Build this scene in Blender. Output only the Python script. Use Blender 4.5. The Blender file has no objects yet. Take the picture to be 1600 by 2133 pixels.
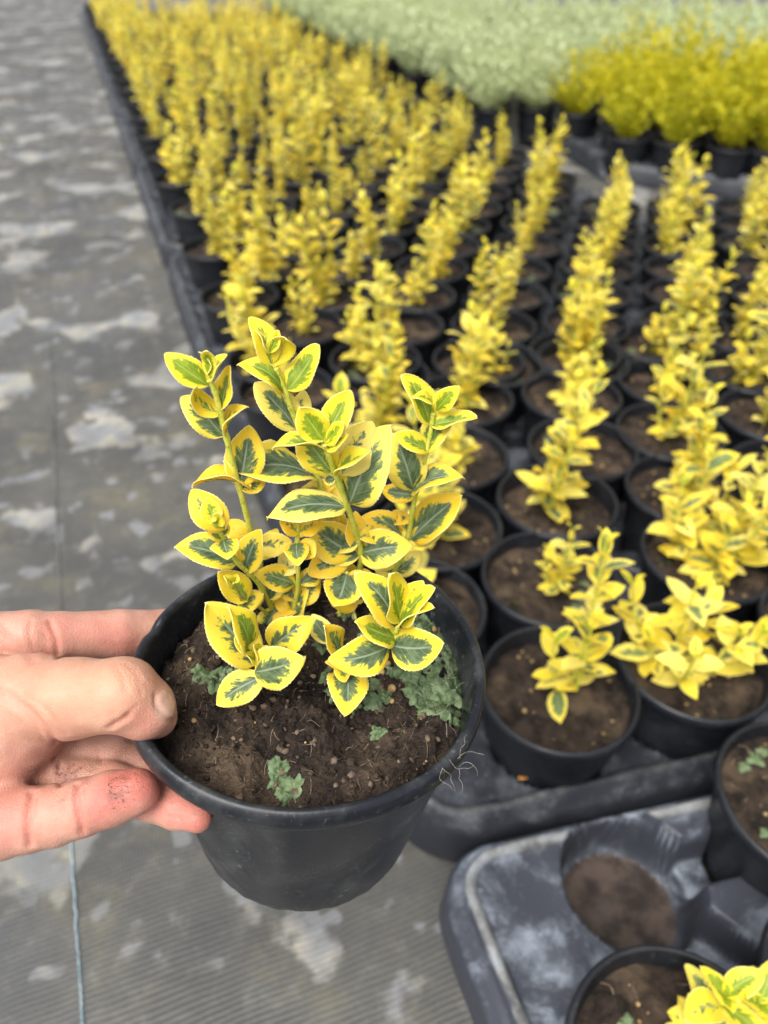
import bpy, math, random
import numpy as np
from mathutils import Vector, Matrix, noise as mn

# ------------------------------------------------------------------ camera, light, exposure
scene = bpy.context.scene
COL = scene.collection
CAM_H = 0.55
PITCH = math.radians(40.0)
cd = bpy.data.cameras.new("camera")
cam = bpy.data.objects.new("camera", cd); COL.objects.link(cam)
cam.location = (0, 0, CAM_H)
cam.rotation_euler = (math.radians(90) - PITCH, 0, 0)
cd.sensor_fit = 'HORIZONTAL'; cd.sensor_width = 36.0; cd.lens = 36.0 * 1500 / 1600
cd.clip_start = 0.01; cd.clip_end = 500
cd.dof.use_dof = True; cd.dof.focus_distance = 0.232; cd.dof.aperture_fstop = 36.0 * 1500 / 1600 / 2.9
scene.camera = cam

w = bpy.data.worlds.new("World"); scene.world = w; w.use_nodes = True
nt = w.node_tree; nt.nodes.clear()
sky = nt.nodes.new('ShaderNodeTexSky'); sky.sky_type = 'NISHITA'; sky.sun_disc = False
SUN_EL, SUN_AZ = math.radians(60), math.radians(215)
sky.sun_elevation = SUN_EL; sky.sun_rotation = SUN_AZ
sky.air_density = 1.0; sky.dust_density = 4.0; sky.ozone_density = 1.0
hs = nt.nodes.new('ShaderNodeHueSaturation'); hs.inputs['Saturation'].default_value = 0.22
bg = nt.nodes.new('ShaderNodeBackground'); bg.inputs['Strength'].default_value = 0.15
wo = nt.nodes.new('ShaderNodeOutputWorld')
nt.links.new(sky.outputs[0], hs.inputs['Color']); nt.links.new(hs.outputs[0], bg.inputs[0]); nt.links.new(bg.outputs[0], wo.inputs[0])
sl = bpy.data.lights.new("sun", 'SUN'); sl.energy = 2.2; sl.angle = math.radians(38); sl.color = (1.0, 0.97, 0.92)
sun = bpy.data.objects.new("sun", sl); COL.objects.link(sun)
# sun_rotation 0 puts the sun over +Y and grows clockwise seen from above
_sd = Vector((math.sin(SUN_AZ) * math.cos(SUN_EL), math.cos(SUN_AZ) * math.cos(SUN_EL), math.sin(SUN_EL)))
sun.rotation_euler = _sd.to_track_quat('Z', 'Y').to_euler()
scene.view_settings.view_transform = 'Standard'; scene.view_settings.look = 'None'
scene.view_settings.exposure = 0.74; scene.view_settings.gamma = 1.0
scene.cycles.max_bounces = 8; scene.cycles.transparent_max_bounces = 8

# ------------------------------------------------------------------ helpers
class NB:
    """small helper for node materials"""
    def __init__(s, name):
        s.m = bpy.data.materials.new(name); s.m.use_nodes = True
        s.t = s.m.node_tree; s.t.nodes.clear()
        s.out = s.t.nodes.new('ShaderNodeOutputMaterial')
    def n(s, typ, **kw):
        nd = s.t.nodes.new(typ)
        for k, v in kw.items(): setattr(nd, k, v)
        return nd
    def put(s, sock, v):
        if v is None: return
        if isinstance(v, bpy.types.NodeSocket): s.t.links.new(v, sock)
        else:
            if hasattr(sock.default_value, '__len__') and not hasattr(v, '__len__'): v = (v,) * len(sock.default_value)
            if hasattr(sock.default_value, '__len__') and len(sock.default_value) == 4 and len(v) == 3: v = tuple(v) + (1,)
            sock.default_value = v
    def math(s, op, a, b=None, c=None, clamp=False):
        nd = s.n('ShaderNodeMath', operation=op); nd.use_clamp = clamp
        s.put(nd.inputs[0], a)
        if b is not None: s.put(nd.inputs[1], b)
        if c is not None: s.put(nd.inputs[2], c)
        return nd.outputs[0]
    def mix(s, f, a, b):
        nd = s.n('ShaderNodeMix', data_type='RGBA'); s.put(nd.inputs[0], f); s.put(nd.inputs[6], a); s.put(nd.inputs[7], b)
        return nd.outputs[2]
    def ramp(s, x, lo, hi, a=0.0, b=1.0, smooth=True):
        nd = s.n('ShaderNodeMapRange'); nd.interpolation_type = 'SMOOTHSTEP' if smooth else 'LINEAR'
        s.put(nd.inputs[0], x); s.put(nd.inputs[1], lo); s.put(nd.inputs[2], hi); s.put(nd.inputs[3], a); s.put(nd.inputs[4], b)
        return nd.outputs[0]
    def noise(s, vec, scale, detail=4, rough=0.55, dist=0.0):
        nd = s.n('ShaderNodeTexNoise'); s.put(nd.inputs['Vector'], vec)
        nd.inputs['Scale'].default_value = scale; nd.inputs['Detail'].default_value = detail
        nd.inputs['Roughness'].default_value = rough; nd.inputs['Distortion'].default_value = dist
        return nd.outputs[0]
    def vor(s, vec, scale, feature='F1', out=0):
        nd = s.n('ShaderNodeTexVoronoi', feature=feature); s.put(nd.inputs['Vector'], vec); nd.inputs['Scale'].default_value = scale
        return nd.outputs[out]
    def vec(s, x, y, z=0.0):
        nd = s.n('ShaderNodeCombineXYZ'); s.put(nd.inputs[0], x); s.put(nd.inputs[1], y); s.put(nd.inputs[2], z); return nd.outputs[0]
    def sep(s, v):
        nd = s.n('ShaderNodeSeparateXYZ'); s.put(nd.inputs[0], v); return nd.outputs
    def obj(s): return s.n('ShaderNodeTexCoord').outputs['Object']
    def rand(s): return s.n('ShaderNodeObjectInfo').outputs['Random']
    def bump(s, h, strength=0.3, dist=0.001, normal=None):
        nd = s.n('ShaderNodeBump'); nd.inputs['Strength'].default_value = strength; nd.inputs['Distance'].default_value = dist
        s.put(nd.inputs['Height'], h)
        if normal is not None: s.put(nd.inputs['Normal'], normal)
        return nd.outputs[0]
    def principled(s, col, rough=0.5, spec=0.5, normal=None, **kw):
        nd = s.n('ShaderNodeBsdfPrincipled'); s.put(nd.inputs['Base Color'], col); s.put(nd.inputs['Roughness'], rough)
        s.put(nd.inputs['Specular IOR Level'], spec)
        if normal is not None: s.put(nd.inputs['Normal'], normal)
        for k, v in kw.items(): s.put(nd.inputs[k.replace('_', ' ')], v)
        return nd.outputs[0]
    def done(s, sh):
        s.t.links.new(sh, s.out.inputs[0]); return s.m

def make_leaf_mat():
    b = NB('variegated_leaf')
    uv = b.sep(b.n('ShaderNodeUVMap', uv_map='leafuv').outputs[0])
    at = b.n('ShaderNodeAttribute', attribute_name='lp')
    ac = b.sep(at.outputs['Color']); seed, g, yo = ac[0], ac[1], ac[2]
    tone = at.outputs['Alpha']                      # 0 pale .. 0.5 normal .. 1 orange
    us = b.math('MULTIPLY', b.math('SUBTRACT', uv[0], 0.5), 2.0); au = b.math('ABSOLUTE', us); v = uv[1]
    s_ = b.math('SUBTRACT', v, b.math('MULTIPLY', au, 0.30))
    sx = b.math('ADD', b.math('MULTIPLY', s_, 8.5), b.math('MULTIPLY', seed, 61.0))
    sy = b.math('ADD', b.math('MULTIPLY', us, 2.0), b.math('MULTIPLY', seed, 17.0))
    n1 = b.noise(b.vec(sx, sy), 1.0, 3, 0.65)
    n2 = b.noise(b.vec(b.math('MULTIPLY', sx, 3.2), b.math('MULTIPLY', sy, 4.0), 3.0), 1.0, 3, 0.6)
    # extent of the green heart
    dv = b.math('SUBTRACT', v, 0.36)
    e = b.math('SUBTRACT', 1.0, b.math('MULTIPLY', b.math('MULTIPLY', dv, dv), 2.6))
    e = b.math('MULTIPLY', e, b.math('ADD', b.math('MULTIPLY', g, 0.86), 0.04))
    asym = b.math('MULTIPLY', b.math('SUBTRACT', b.math('FRACT', b.math('MULTIPLY', seed, 7.3)), 0.5), b.math('MULTIPLY', us, 0.5))
    e = b.math('ADD', e, asym)
    e = b.math('ADD', e, b.math('MULTIPLY', b.math('SUBTRACT', n1, 0.52), 1.7))
    e = b.math('ADD', e, b.math('MULTIPLY', b.math('SUBTRACT', n2, 0.5), 0.55))
    e = b.math('SUBTRACT', e, b.ramp(v, 0.72, 0.97, 0, 0.9))
    rim = b.ramp(au, 0.60, 0.92, 0, 1.0)
    e = b.math('SUBTRACT', e, b.math('MULTIPLY', rim, 0.6))
    m = b.ramp(b.math('SUBTRACT', e, au), -0.09, 0.08)
    m = b.math('MULTIPLY', m, b.ramp(g, 0.02, 0.1))
    n3 = b.noise(b.vec(us, v, seed), 5.0, 3, 0.6)
    greyg = b.mix(b.ramp(n3, 0.35, 0.65), (0.068, 0.112, 0.045), (0.150, 0.205, 0.105))
    lime = b.mix(b.ramp(n3, 0.35, 0.7), (0.20, 0.31, 0.012), (0.36, 0.47, 0.02))
    midg = b.ramp(b.math('SUBTRACT', b.math('SUBTRACT', e, au), b.math('MULTIPLY', n2, 0.25)), -0.12, 0.10)
    greyg = b.mix(midg, (0.27, 0.34, 0.08), greyg)
    green = b.mix(yo, greyg, lime)
    yel = b.mix(b.ramp(tone, 0.0, 0.5, smooth=False), (0.92, 0.80, 0.26), (0.93, 0.74, 0.055))
    yel = b.mix(b.ramp(tone, 0.5, 1.0, smooth=False), yel, (0.92, 0.56, 0.012))
    yel = b.mix(b.math('MULTIPLY', yo, 0.55), yel, (0.80, 0.74, 0.012))
    yel = b.mix(b.math('MULTIPLY', b.ramp(n3, 0.42, 0.7), 0.35), yel, (0.80, 0.66, 0.10))
    col = b.mix(m, yel, green)
    # midrib and side veins
    mid = b.math('MULTIPLY', b.ramp(au, 0.02, 0.075, 1, 0), b.ramp(v, 0.6, 0.95, 1, 0.1))
    fr = b.math('ABSOLUTE', b.math('SUBTRACT', b.math('FRACT', b.math('ADD', b.math('MULTIPLY', b.math('SUBTRACT', v, b.math('MULTIPLY', au, 0.36)), 7.5), b.math('MULTIPLY', b.math('SIGN', us), 0.2))), 0.5))
    side = b.math('MULTIPLY', b.ramp(fr, 0.0, 0.09, 1, 0), b.ramp(au, 0.35, 0.8, 0.75, 0))
    vein = b.math('MAXIMUM', mid, b.math('MULTIPLY', side, 0.8))
    vcol = b.mix(m, (0.86, 0.72, 0.10), b.mix(yo, (0.36, 0.43, 0.30), (0.55, 0.62, 0.10)))
    col = b.mix(b.math('MULTIPLY', vein, 0.8), col, vcol)
    # pale thin margin
    edge = b.math('MAXIMUM', b.ramp(au, 0.90, 0.985), b.ramp(v, 0.965, 0.995))
    col = b.mix(b.math('MULTIPLY', edge, 0.85), col, (0.93, 0.86, 0.36))
    # tiny brown blemishes
    sp = b.noise(b.vec(b.math('ADD', us, seed), b.math('ADD', v, b.math('MULTIPLY', seed, 9.0))), 16.0, 2, 0.5)
    col = b.mix(b.math('MULTIPLY', b.ramp(sp, 0.72, 0.78), 0.6), col, (0.26, 0.14, 0.03))
    h = b.math('ADD', b.math('MULTIPLY', vein, -0.7), b.math('MULTIPLY', b.math('MULTIPLY', n2, 0.6), 1.0))
    nrm = b.bump(h, 0.45, 0.0004)
    p = b.principled(col, b.ramp(n3, 0.3, 0.7, 0.38, 0.52), 0.35, nrm)
    tr = b.n('ShaderNodeBsdfTranslucent'); b.put(tr.inputs[0], b.mix(0.45, col, b.mix(m, (0.98, 0.90, 0.22), (0.45, 0.62, 0.14))))
    mx = b.n('ShaderNodeMixShader'); mx.inputs[0].default_value = 0.36
    b.t.links.new(p, mx.inputs[1]); b.t.links.new(tr.outputs[0], mx.inputs[2])
    return b.done(mx.outputs[0])

def make_stem_mat():
    b = NB('green_stem'); o = b.obj()
    n = b.noise(o, 260, 4, 0.6); n2 = b.noise(o, 900, 2)
    c = b.mix(b.ramp(n, 0.4, 0.65), (0.42, 0.46, 0.05), (0.60, 0.55, 0.09))
    c = b.mix(b.math('MULTIPLY', b.ramp(n2, 0.56, 0.70), 0.6), c, (0.16, 0.09, 0.03))
    return b.done(b.principled(c, 0.5, 0.3, b.bump(n, 0.3, 0.0004)))

def make_plastic(name, base, dust, dustamt, rough=0.42, scl=1.0, tray=0.0, wear_z=0.047):
    b = NB(name); o = b.obj(); r = b.rand()
    ov = b.n('ShaderNodeVectorMath', operation='ADD'); b.put(ov.inputs[0], o); b.put(ov.inputs[1], b.vec(b.math('MULTIPLY', r, 7.0), r, 0.0)); o2 = ov.outputs[0]
    n = b.noise(o2, 28 * scl, 5, 0.65, 0.3); f = b.noise(o2, 420 * scl, 3, 0.6)
    st = b.n('ShaderNodeMapping'); st.inputs['Scale'].default_value = (900, 900, 120); b.put(st.inputs[0], o2)
    sc = b.noise(st.outputs[0], 1.0, 2, 0.5)
    d = b.math('MULTIPLY', b.ramp(n, 0.46, 0.72), dustamt)
    d = b.math('ADD', d, b.math('MULTIPLY', b.math('MULTIPLY', b.ramp(f, 0.60, 0.70), b.ramp(n, 0.35, 0.6)), 0.35))
    d = b.math('ADD', d, b.math('MULTIPLY', b.ramp(sc, 0.70, 0.78), 0.18), clamp=True)
    nz = b.sep(b.n('ShaderNodeNewGeometry').outputs['Normal'])[2]
    if tray: d = b.math('MULTIPLY', d, b.ramp(nz, 0.1, 0.75))
    c = b.mix(d, base, dust)
    if tray:
        hz = b.sep(b.n('ShaderNodeTexCoord').outputs['Object'])[2]
        c = b.mix(b.math('MULTIPLY', b.math('MULTIPLY', b.ramp(hz, wear_z, wear_z + 0.003), b.ramp(n, 0.36, 0.55)), tray), c, (0.52, 0.50, 0.42))
    rr = b.ramp(n, 0.35, 0.7, rough - 0.06, rough + 0.2)
    h = b.math('ADD', b.math('MULTIPLY', n, 1.0), b.math('MULTIPLY', f, 0.12))
    return b.done(b.principled(c, rr, 0.33, b.bump(h, 0.25, 0.0015)))

def make_soil(name, wet=1.0):
    b = NB(name); o = b.obj(); r = b.rand()
    ov = b.n('ShaderNodeVectorMath', operation='ADD'); b.put(ov.inputs[0], o); b.put(ov.inputs[1], b.vec(b.math('MULTIPLY', r, 3.0), b.math('MULTIPLY', r, 5.0), 0.0)); o = ov.outputs[0]
    n = b.noise(o, 70, 6, 0.7, 0.4); f = b.noise(o, 650, 4, 0.7); big = b.noise(o, 26, 3, 0.6)
    st = b.n('ShaderNodeMapping'); st.inputs['Scale'].default_value = (260, 1500, 400); st.inputs['Rotation'].default_value = (0.2, 0.3, 0.7); b.put(st.inputs[0], o)
    fib = b.noise(st.outputs[0], 1.0, 3, 0.6, 1.2)
    c = b.mix(b.ramp(n, 0.36, 0.62), (0.009, 0.0065, 0.0055), (0.058, 0.040, 0.029))
    c = b.mix(b.math('MULTIPLY', b.ramp(big, 0.50, 0.68), 0.7), c, (0.155, 0.108, 0.068))
    c = b.mix(b.math('MULTIPLY', b.ramp(f, 0.55, 0.72), 0.5), c, (0.15, 0.10, 0.062))
    c = b.mix(b.math('MULTIPLY', b.ramp(fib, 0.64, 0.74), 0.45), c, (0.20, 0.14, 0.085))
    c = b.mix(b.math('MULTIPLY', b.ramp(b.noise(o, 45, 3), 0.64, 0.74), 0.5), c, (0.11, 0.10, 0.025))
    h = b.math('ADD', b.math('ADD', n, b.math('MULTIPLY', f, 0.5)), b.math('MULTIPLY', fib, 0.4))
    return b.done(b.principled(c, 0.85, 0.25, b.bump(h, 1.0, 0.0045)))

def make_thallus():
    b = NB('liverwort'); o = b.obj(); n = b.noise(o, 160, 4, 0.6); v = b.vor(o, 700)
    c = b.mix(b.ramp(n, 0.35, 0.65), (0.042, 0.072, 0.026), (0.140, 0.195, 0.095))
    c = b.mix(b.math('MULTIPLY', b.ramp(v, 0.0, 0.35, 1, 0), 0.35), c, (0.21, 0.26, 0.14))
    return b.done(b.principled(c, 0.55, 0.35, b.bump(v, 0.5, 0.0006)))

def make_simple(name, c1, c2, scale, rough=0.6, bumpd=0.0005, spec=0.35):
    b = NB(name); o = b.obj(); n = b.noise(o, scale, 4, 0.6)
    return b.done(b.principled(b.mix(b.ramp(n, 0.35, 0.65), c1, c2), rough, spec, b.bump(n, 0.4, bumpd)))

def make_tuft_mat(name, cols, rough=0.55, transl=0.3):
    b = NB(name); at = b.n('ShaderNodeAttribute', attribute_name='lp'); s = b.sep(at.outputs['Color'])
    r = b.rand()
    c = b.mix(s[0], cols[0], cols[1]); c = b.mix(b.ramp(s[1], 0.55, 1.0), c, cols[2])
    c = b.mix(b.math('MULTIPLY', r, 0.35), c, cols[3])
    p = b.principled(c, rough, 0.3)
    tr = b.n('ShaderNodeBsdfTranslucent'); b.put(tr.inputs[0], c)
    mx = b.n('ShaderNodeMixShader'); mx.inputs[0].default_value = transl
    b.t.links.new(p, mx.inputs[1]); b.t.links.new(tr.outputs[0], mx.inputs[2])
    return b.done(mx.outputs[0])

def make_ground():
    b = NB('woven_ground_cover'); o = b.obj()
    rot = b.n('ShaderNodeMapping'); rot.inputs['Rotation'].default_value = (0, 0, math.radians(-20.5)); b.put(rot.inputs[0], o)
    p = rot.outputs[0]; xyz = b.sep(p)
    n0 = b.noise(o, 2.2, 4, 0.6); n1 = b.noise(p, 7.5, 3.5, 0.5, 0.0); n2 = b.noise(p, 27.0, 2, 0.5, 0.0); n3 = b.noise(p, 5.0, 4, 0.6)
    nf = b.noise(p, 900, 2, 0.5); nm = b.noise(p, 120, 4, 0.65)
    ew = b.math('MULTIPLY', b.math('SUBTRACT', nm, 0.5), 0.06)
    pa = b.ramp(b.math('ADD', n1, ew), 0.555, 0.60)            # chalky splash marks, coarse and fine
    pb = b.math('MULTIPLY', b.ramp(b.math('ADD', n2, ew), 0.60, 0.65), 0.7)
    patch = b.math('MULTIPLY', b.math('MAXIMUM', pa, pb), b.ramp(n3, 0.36, 0.58, 0.45, 1.0))
    base = b.mix(b.ramp(n3, 0.35, 0.65), (0.050, 0.0495, 0.047), (0.086, 0.082, 0.071))
    base = b.mix(b.math('MULTIPLY', b.ramp(b.noise(p, 9.0, 5, 0.7), 0.5, 0.68), 0.6), base, (0.135, 0.12, 0.075))
    base = b.mix(b.math('MULTIPLY', b.ramp(n0, 0.52, 0.62), 0.35), base, (0.075, 0.08, 0.088))
    light = b.mix(b.ramp(n2, 0.4, 0.6), (0.32, 0.305, 0.265), (0.215, 0.225, 0.24))
    light = b.mix(b.math('MULTIPLY', b.ramp(b.noise(p, 40, 3), 0.6, 0.7), 0.5), light, (0.42, 0.38, 0.26))
    c = b.mix(b.math('MULTIPLY', patch, 0.92), base, light)
    mo = b.noise(p, 55, 4, 0.65, 0.3); c = b.mix(b.math('MULTIPLY', b.ramp(mo, 0.50, 0.72), 0.40), c, (0.155, 0.147, 0.125))
    c = b.mix(b.math('MULTIPLY', b.ramp(mo, 0.50, 0.30), 0.45), c, (0.050, 0.050, 0.048))
    warp = b.math('ADD', b.math('MULTIPLY', b.math('SUBTRACT', b.noise(p, 60, 2), 0.5), 1.6), b.math('MULTIPLY', b.noise(p, 7, 2), 26.0))
    wa = b.math('SINE', b.math('ADD', b.math('MULTIPLY', xyz[1], 2 * math.pi / 0.0040), warp))
    wb = b.math('SINE', b.math('MULTIPLY', xyz[0], 2 * math.pi / 0.0024))
    wv = b.math('ADD', b.math('MULTIPLY', wa, 0.30), b.math('MULTIPLY', wb, 0.2))
    wv = b.math('ADD', wv, 0.5)
    c = b.mix(b.math('MULTIPLY', b.ramp(wv, 0.25, 0.85), b.ramp(b.noise(p, 8, 3), 0.4, 0.65, 0.05, 0.42)), c, b.mix(patch, (0.035, 0.035, 0.032), (0.13, 0.125, 0.10)))
    c = b.mix(b.math('MULTIPLY', b.ramp(nf, 0.55, 0.75), 0.16), c, (0.4, 0.4, 0.38))
    rr = b.ramp(b.noise(p, 4.0, 3), 0.4, 0.62, 0.42, 0.75)
    h = b.math('ADD', b.math('MULTIPLY', wv, 0.7), b.math('MULTIPLY', nm, 0.8))
    return b.done(b.principled(c, rr, 0.45, b.bump(h, 0.6, 0.0012)))

def make_thread():
    b = NB('blue_thread'); o = b.obj(); n = b.noise(o, 160, 3, 0.6); y = b.sep(o)[1]
    c = b.mix(b.ramp(n, 0.35, 0.65), (0.16, 0.25, 0.30), (0.34, 0.42, 0.46))
    c = b.mix(b.ramp(y, 0.30, 0.50), c, b.mix(b.ramp(b.noise(o, 9, 3), 0.4, 0.6), (0.085, 0.087, 0.085), (0.17, 0.175, 0.17)))   # beyond this it is buried in dried silt
    return b.done(b.principled(c, 0.7, 0.3))

def make_skin():
    b = NB('skin'); o = b.obj(); at = b.n('ShaderNodeAttribute', attribute_name='tint'); s = b.sep(at.outputs['Color'])
    red, yel, dirt, nail = s[0], s[1], s[2], at.outputs['Alpha']
    n = b.noise(o, 90, 5, 0.6); n2 = b.noise(o, 420, 4, 0.65); mot = b.noise(o, 35, 3, 0.55)
    c = b.mix(b.ramp(n, 0.35, 0.65), (0.44, 0.225, 0.165), (0.52, 0.295, 0.22))
    c = b.mix(b.math('MULTIPLY', b.ramp(mot, 0.48, 0.66), 0.35), c, (0.50, 0.20, 0.14))
    c = b.mix(b.math('MULTIPLY', yel, 0.55), c, (0.50, 0.26, 0.145))
    c = b.mix(b.math('MULTIPLY', red, b.ramp(mot, 0.3, 0.7, 0.40, 0.66)), c, (0.50, 0.105, 0.085))
    c = b.mix(b.math('MULTIPLY', nail, 0.3), c, (0.64, 0.40, 0.32))
    dsoft = b.math('MULTIPLY', dirt, b.ramp(n2, 0.35, 0.62, 0.0, 0.75))
    c = b.mix(b.math('MULTIPLY', dsoft, 0.95), c, (0.16, 0.06, 0.042))
    st = b.n('ShaderNodeMapping'); st.inputs['Scale'].default_value = (1, 2.0, 2.0); st.inputs['Rotation'].default_value = (0.2, 0.3, 0.5); b.put(st.inputs[0], o)
    sp = b.noise(st.outputs[0], 980, 2, 0.5)
    spk = b.ramp(b.math('ADD', sp, b.math('MULTIPLY', dirt, 0.13)), 0.72, 0.745)
    c = b.mix(b.math('MULTIPLY', spk, b.ramp(dirt, 0.08, 0.5)), c, (0.11, 0.050, 0.034))
    # fine skin furrows
    v1 = b.vor(o, 1050, 'DISTANCE_TO_EDGE'); st2 = b.n('ShaderNodeMapping'); st2.inputs['Scale'].default_value = (1500, 500, 500); b.put(st2.inputs[0], o)
    fur = b.noise(st2.outputs[0], 1.0, 3, 0.6, 0.8)
    h = b.math('ADD', b.math('MULTIPLY', b.ramp(v1, 0.0, 0.25), 0.5), b.math('MULTIPLY', fur, 1.0))
    h = b.math('MULTIPLY', h, b.math('SUBTRACT', 1.0, b.math('MULTIPLY', nail, 0.9)))
    nr = b.bump(n, 0.25, 0.0012, b.bump(h, 0.35, 0.00040))
    rough = b.math('SUBTRACT', b.ramp(n2, 0.3, 0.7, 0.44, 0.56), b.math('MULTIPLY', nail, 0.15))
    nd = b.n('ShaderNodeBsdfPrincipled'); b.put(nd.inputs['Base Color'], c); b.put(nd.inputs['Roughness'], rough)
    nd.inputs['Specular IOR Level'].default_value = 0.4; b.put(nd.inputs['Normal'], nr)
    nd.inputs['Subsurface Weight'].default_value = 0.3; nd.inputs['Subsurface Scale'].default_value = 0.004
    nd.inputs['Subsurface Radius'].default_value = (1.0, 0.35, 0.2)
    return b.done(nd.outputs[0])

M = dict(leaf=make_leaf_mat(), stem=make_stem_mat(),
         pot=make_plastic('black_pot_plastic', (0.0095, 0.0105, 0.014), (0.10, 0.105, 0.11), 0.08, 0.38),
         potnear=make_plastic('dusty_pot_plastic', (0.0075, 0.0090, 0.013), (0.17, 0.175, 0.17), 0.30, 0.30),
         tray=make_plastic('chalky_tray_plastic', (0.022, 0.024, 0.030), (0.30, 0.33, 0.37), 0.22, 0.40, 0.9, 0.05),
         traynear=make_plastic('weathered_tray_plastic', (0.038, 0.042, 0.054), (0.30, 0.34, 0.40), 0.80, 0.40, 0.8, 0.22, 0.0590),
         soil=make_soil('potting_soil'), thallus=make_thallus(), skin=make_skin(), ground=make_ground(),
         grit=make_simple('tan_grit', (0.22, 0.13, 0.045), (0.42, 0.30, 0.14), 300),
         straw=make_simple('dry_fibre', (0.07, 0.045, 0.028), (0.26, 0.19, 0.12), 200),
         hair=make_simple('white_root', (0.30, 0.26, 0.21), (0.52, 0.47, 0.40), 200),
         thread=make_thread(), bark=make_simple('pale_crumbs', (0.05, 0.035, 0.025), (0.17, 0.12, 0.08), 260, 0.85), nail=make_simple('thumbnail', (0.44, 0.245, 0.18), (0.50, 0.30, 0.225), 160, 0.28, 0.0003, 0.5),
         sediment=make_simple('brown_sediment', (0.022, 0.015, 0.012), (0.075, 0.054, 0.043), 60, 0.7, 0.001),
         dead=make_simple('dry_leaf', (0.42, 0.14, 0.02), (0.55, 0.25, 0.05), 90),
         gold=make_tuft_mat('golden_foliage', ((0.58, 0.50, 0.010), (0.24, 0.28, 0.010), (0.84, 0.66, 0.02), (0.36, 0.38, 0.015))),
         silver=make_tuft_mat('silvery_foliage', ((0.46, 0.52, 0.29), (0.33, 0.39, 0.20), (0.66, 0.72, 0.46), (0.52, 0.56, 0.24))))
# ------------------------------------------------------------------ object helpers
def tagit(o, label=None, cat=None, group=None, kind=None):
    if label: o['label'] = label
    if cat: o['category'] = cat
    if group: o['group'] = group
    if kind: o['kind'] = kind
    return o
def empty(name, loc=(0, 0, 0), rz=0.0):
    o = bpy.data.objects.new(name, None); o.empty_display_size = 0.02
    COL.objects.link(o); o.location = loc; o.rotation_euler = (0, 0, rz); return o
def mesh_obj(name, me, parent=None, loc=(0, 0, 0)):
    o = bpy.data.objects.new(name, me); COL.objects.link(o); o.location = loc
    if parent: o.parent = parent
    return o
class MB:
    """collects geometry; faces carry a material index; optional leaf uv and colour per vertex"""
    def __init__(s): s.v = []; s.f = []; s.mi = []; s.uv = []; s.c = []; s.n = 0
    def add(s, V, F, mi=0, UV=None, C=None):
        V = np.asarray(V, float).reshape(-1, 3); F = np.asarray(F, int)
        s.v.append(V); s.f.append(F + s.n); s.mi.append(np.full(len(F), mi))
        s.uv.append(np.zeros((len(V), 2)) if UV is None else np.asarray(UV))
        s.c.append(np.tile([0.5, 0.5, 0, 0.5], (len(V), 1)) if C is None else np.asarray(C))
        s.n += len(V)
    def mesh(s, name, mats, smooth=True, attrs=True):
        V = np.concatenate(s.v); nf = sum(len(f) for f in s.f)
        loops = np.concatenate([f.ravel() for f in s.f]); sizes = np.concatenate([np.full(len(f), f.shape[1]) for f in s.f])
        me = bpy.data.meshes.new(name)
        me.vertices.add(len(V)); me.vertices.foreach_set('co', V.ravel())
        me.loops.add(len(loops)); me.loops.foreach_set('vertex_index', loops.astype(np.int32))
        me.polygons.add(nf); st = np.concatenate([[0], np.cumsum(sizes)[:-1]])
        me.polygons.foreach_set('loop_start', st.astype(np.int32))
        me.polygons.foreach_set('material_index', np.concatenate(s.mi).astype(np.int32))
        me.update(calc_edges=True); me.validate()
        if attrs:
            ul = me.uv_layers.new(name='leafuv'); UV = np.concatenate(s.uv)[loops]; ul.data.foreach_set('uv', UV.ravel())
            a = me.color_attributes.new('lp', 'FLOAT_COLOR', 'POINT'); a.data.foreach_set('color', np.concatenate(s.c).ravel())
        if smooth: me.polygons.foreach_set('use_smooth', np.ones(nf, bool))
        for m in mats: me.materials.append(m)
        return me
def grid_faces(nu, nv, wrap_u=False):
    i = np.arange(nu if wrap_u else nu - 1); j = np.arange(nv - 1)
    I, J = np.meshgrid(i, j, indexing='ij'); I = I.ravel(); J = J.ravel(); I2 = (I + 1) % nu
    return np.stack([I * nv + J, I2 * nv + J, I2 * nv + J + 1, I * nv + J + 1], 1)
def unit(v): v = np.asarray(v, float); return v / (np.linalg.norm(v) + 1e-12)

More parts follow.
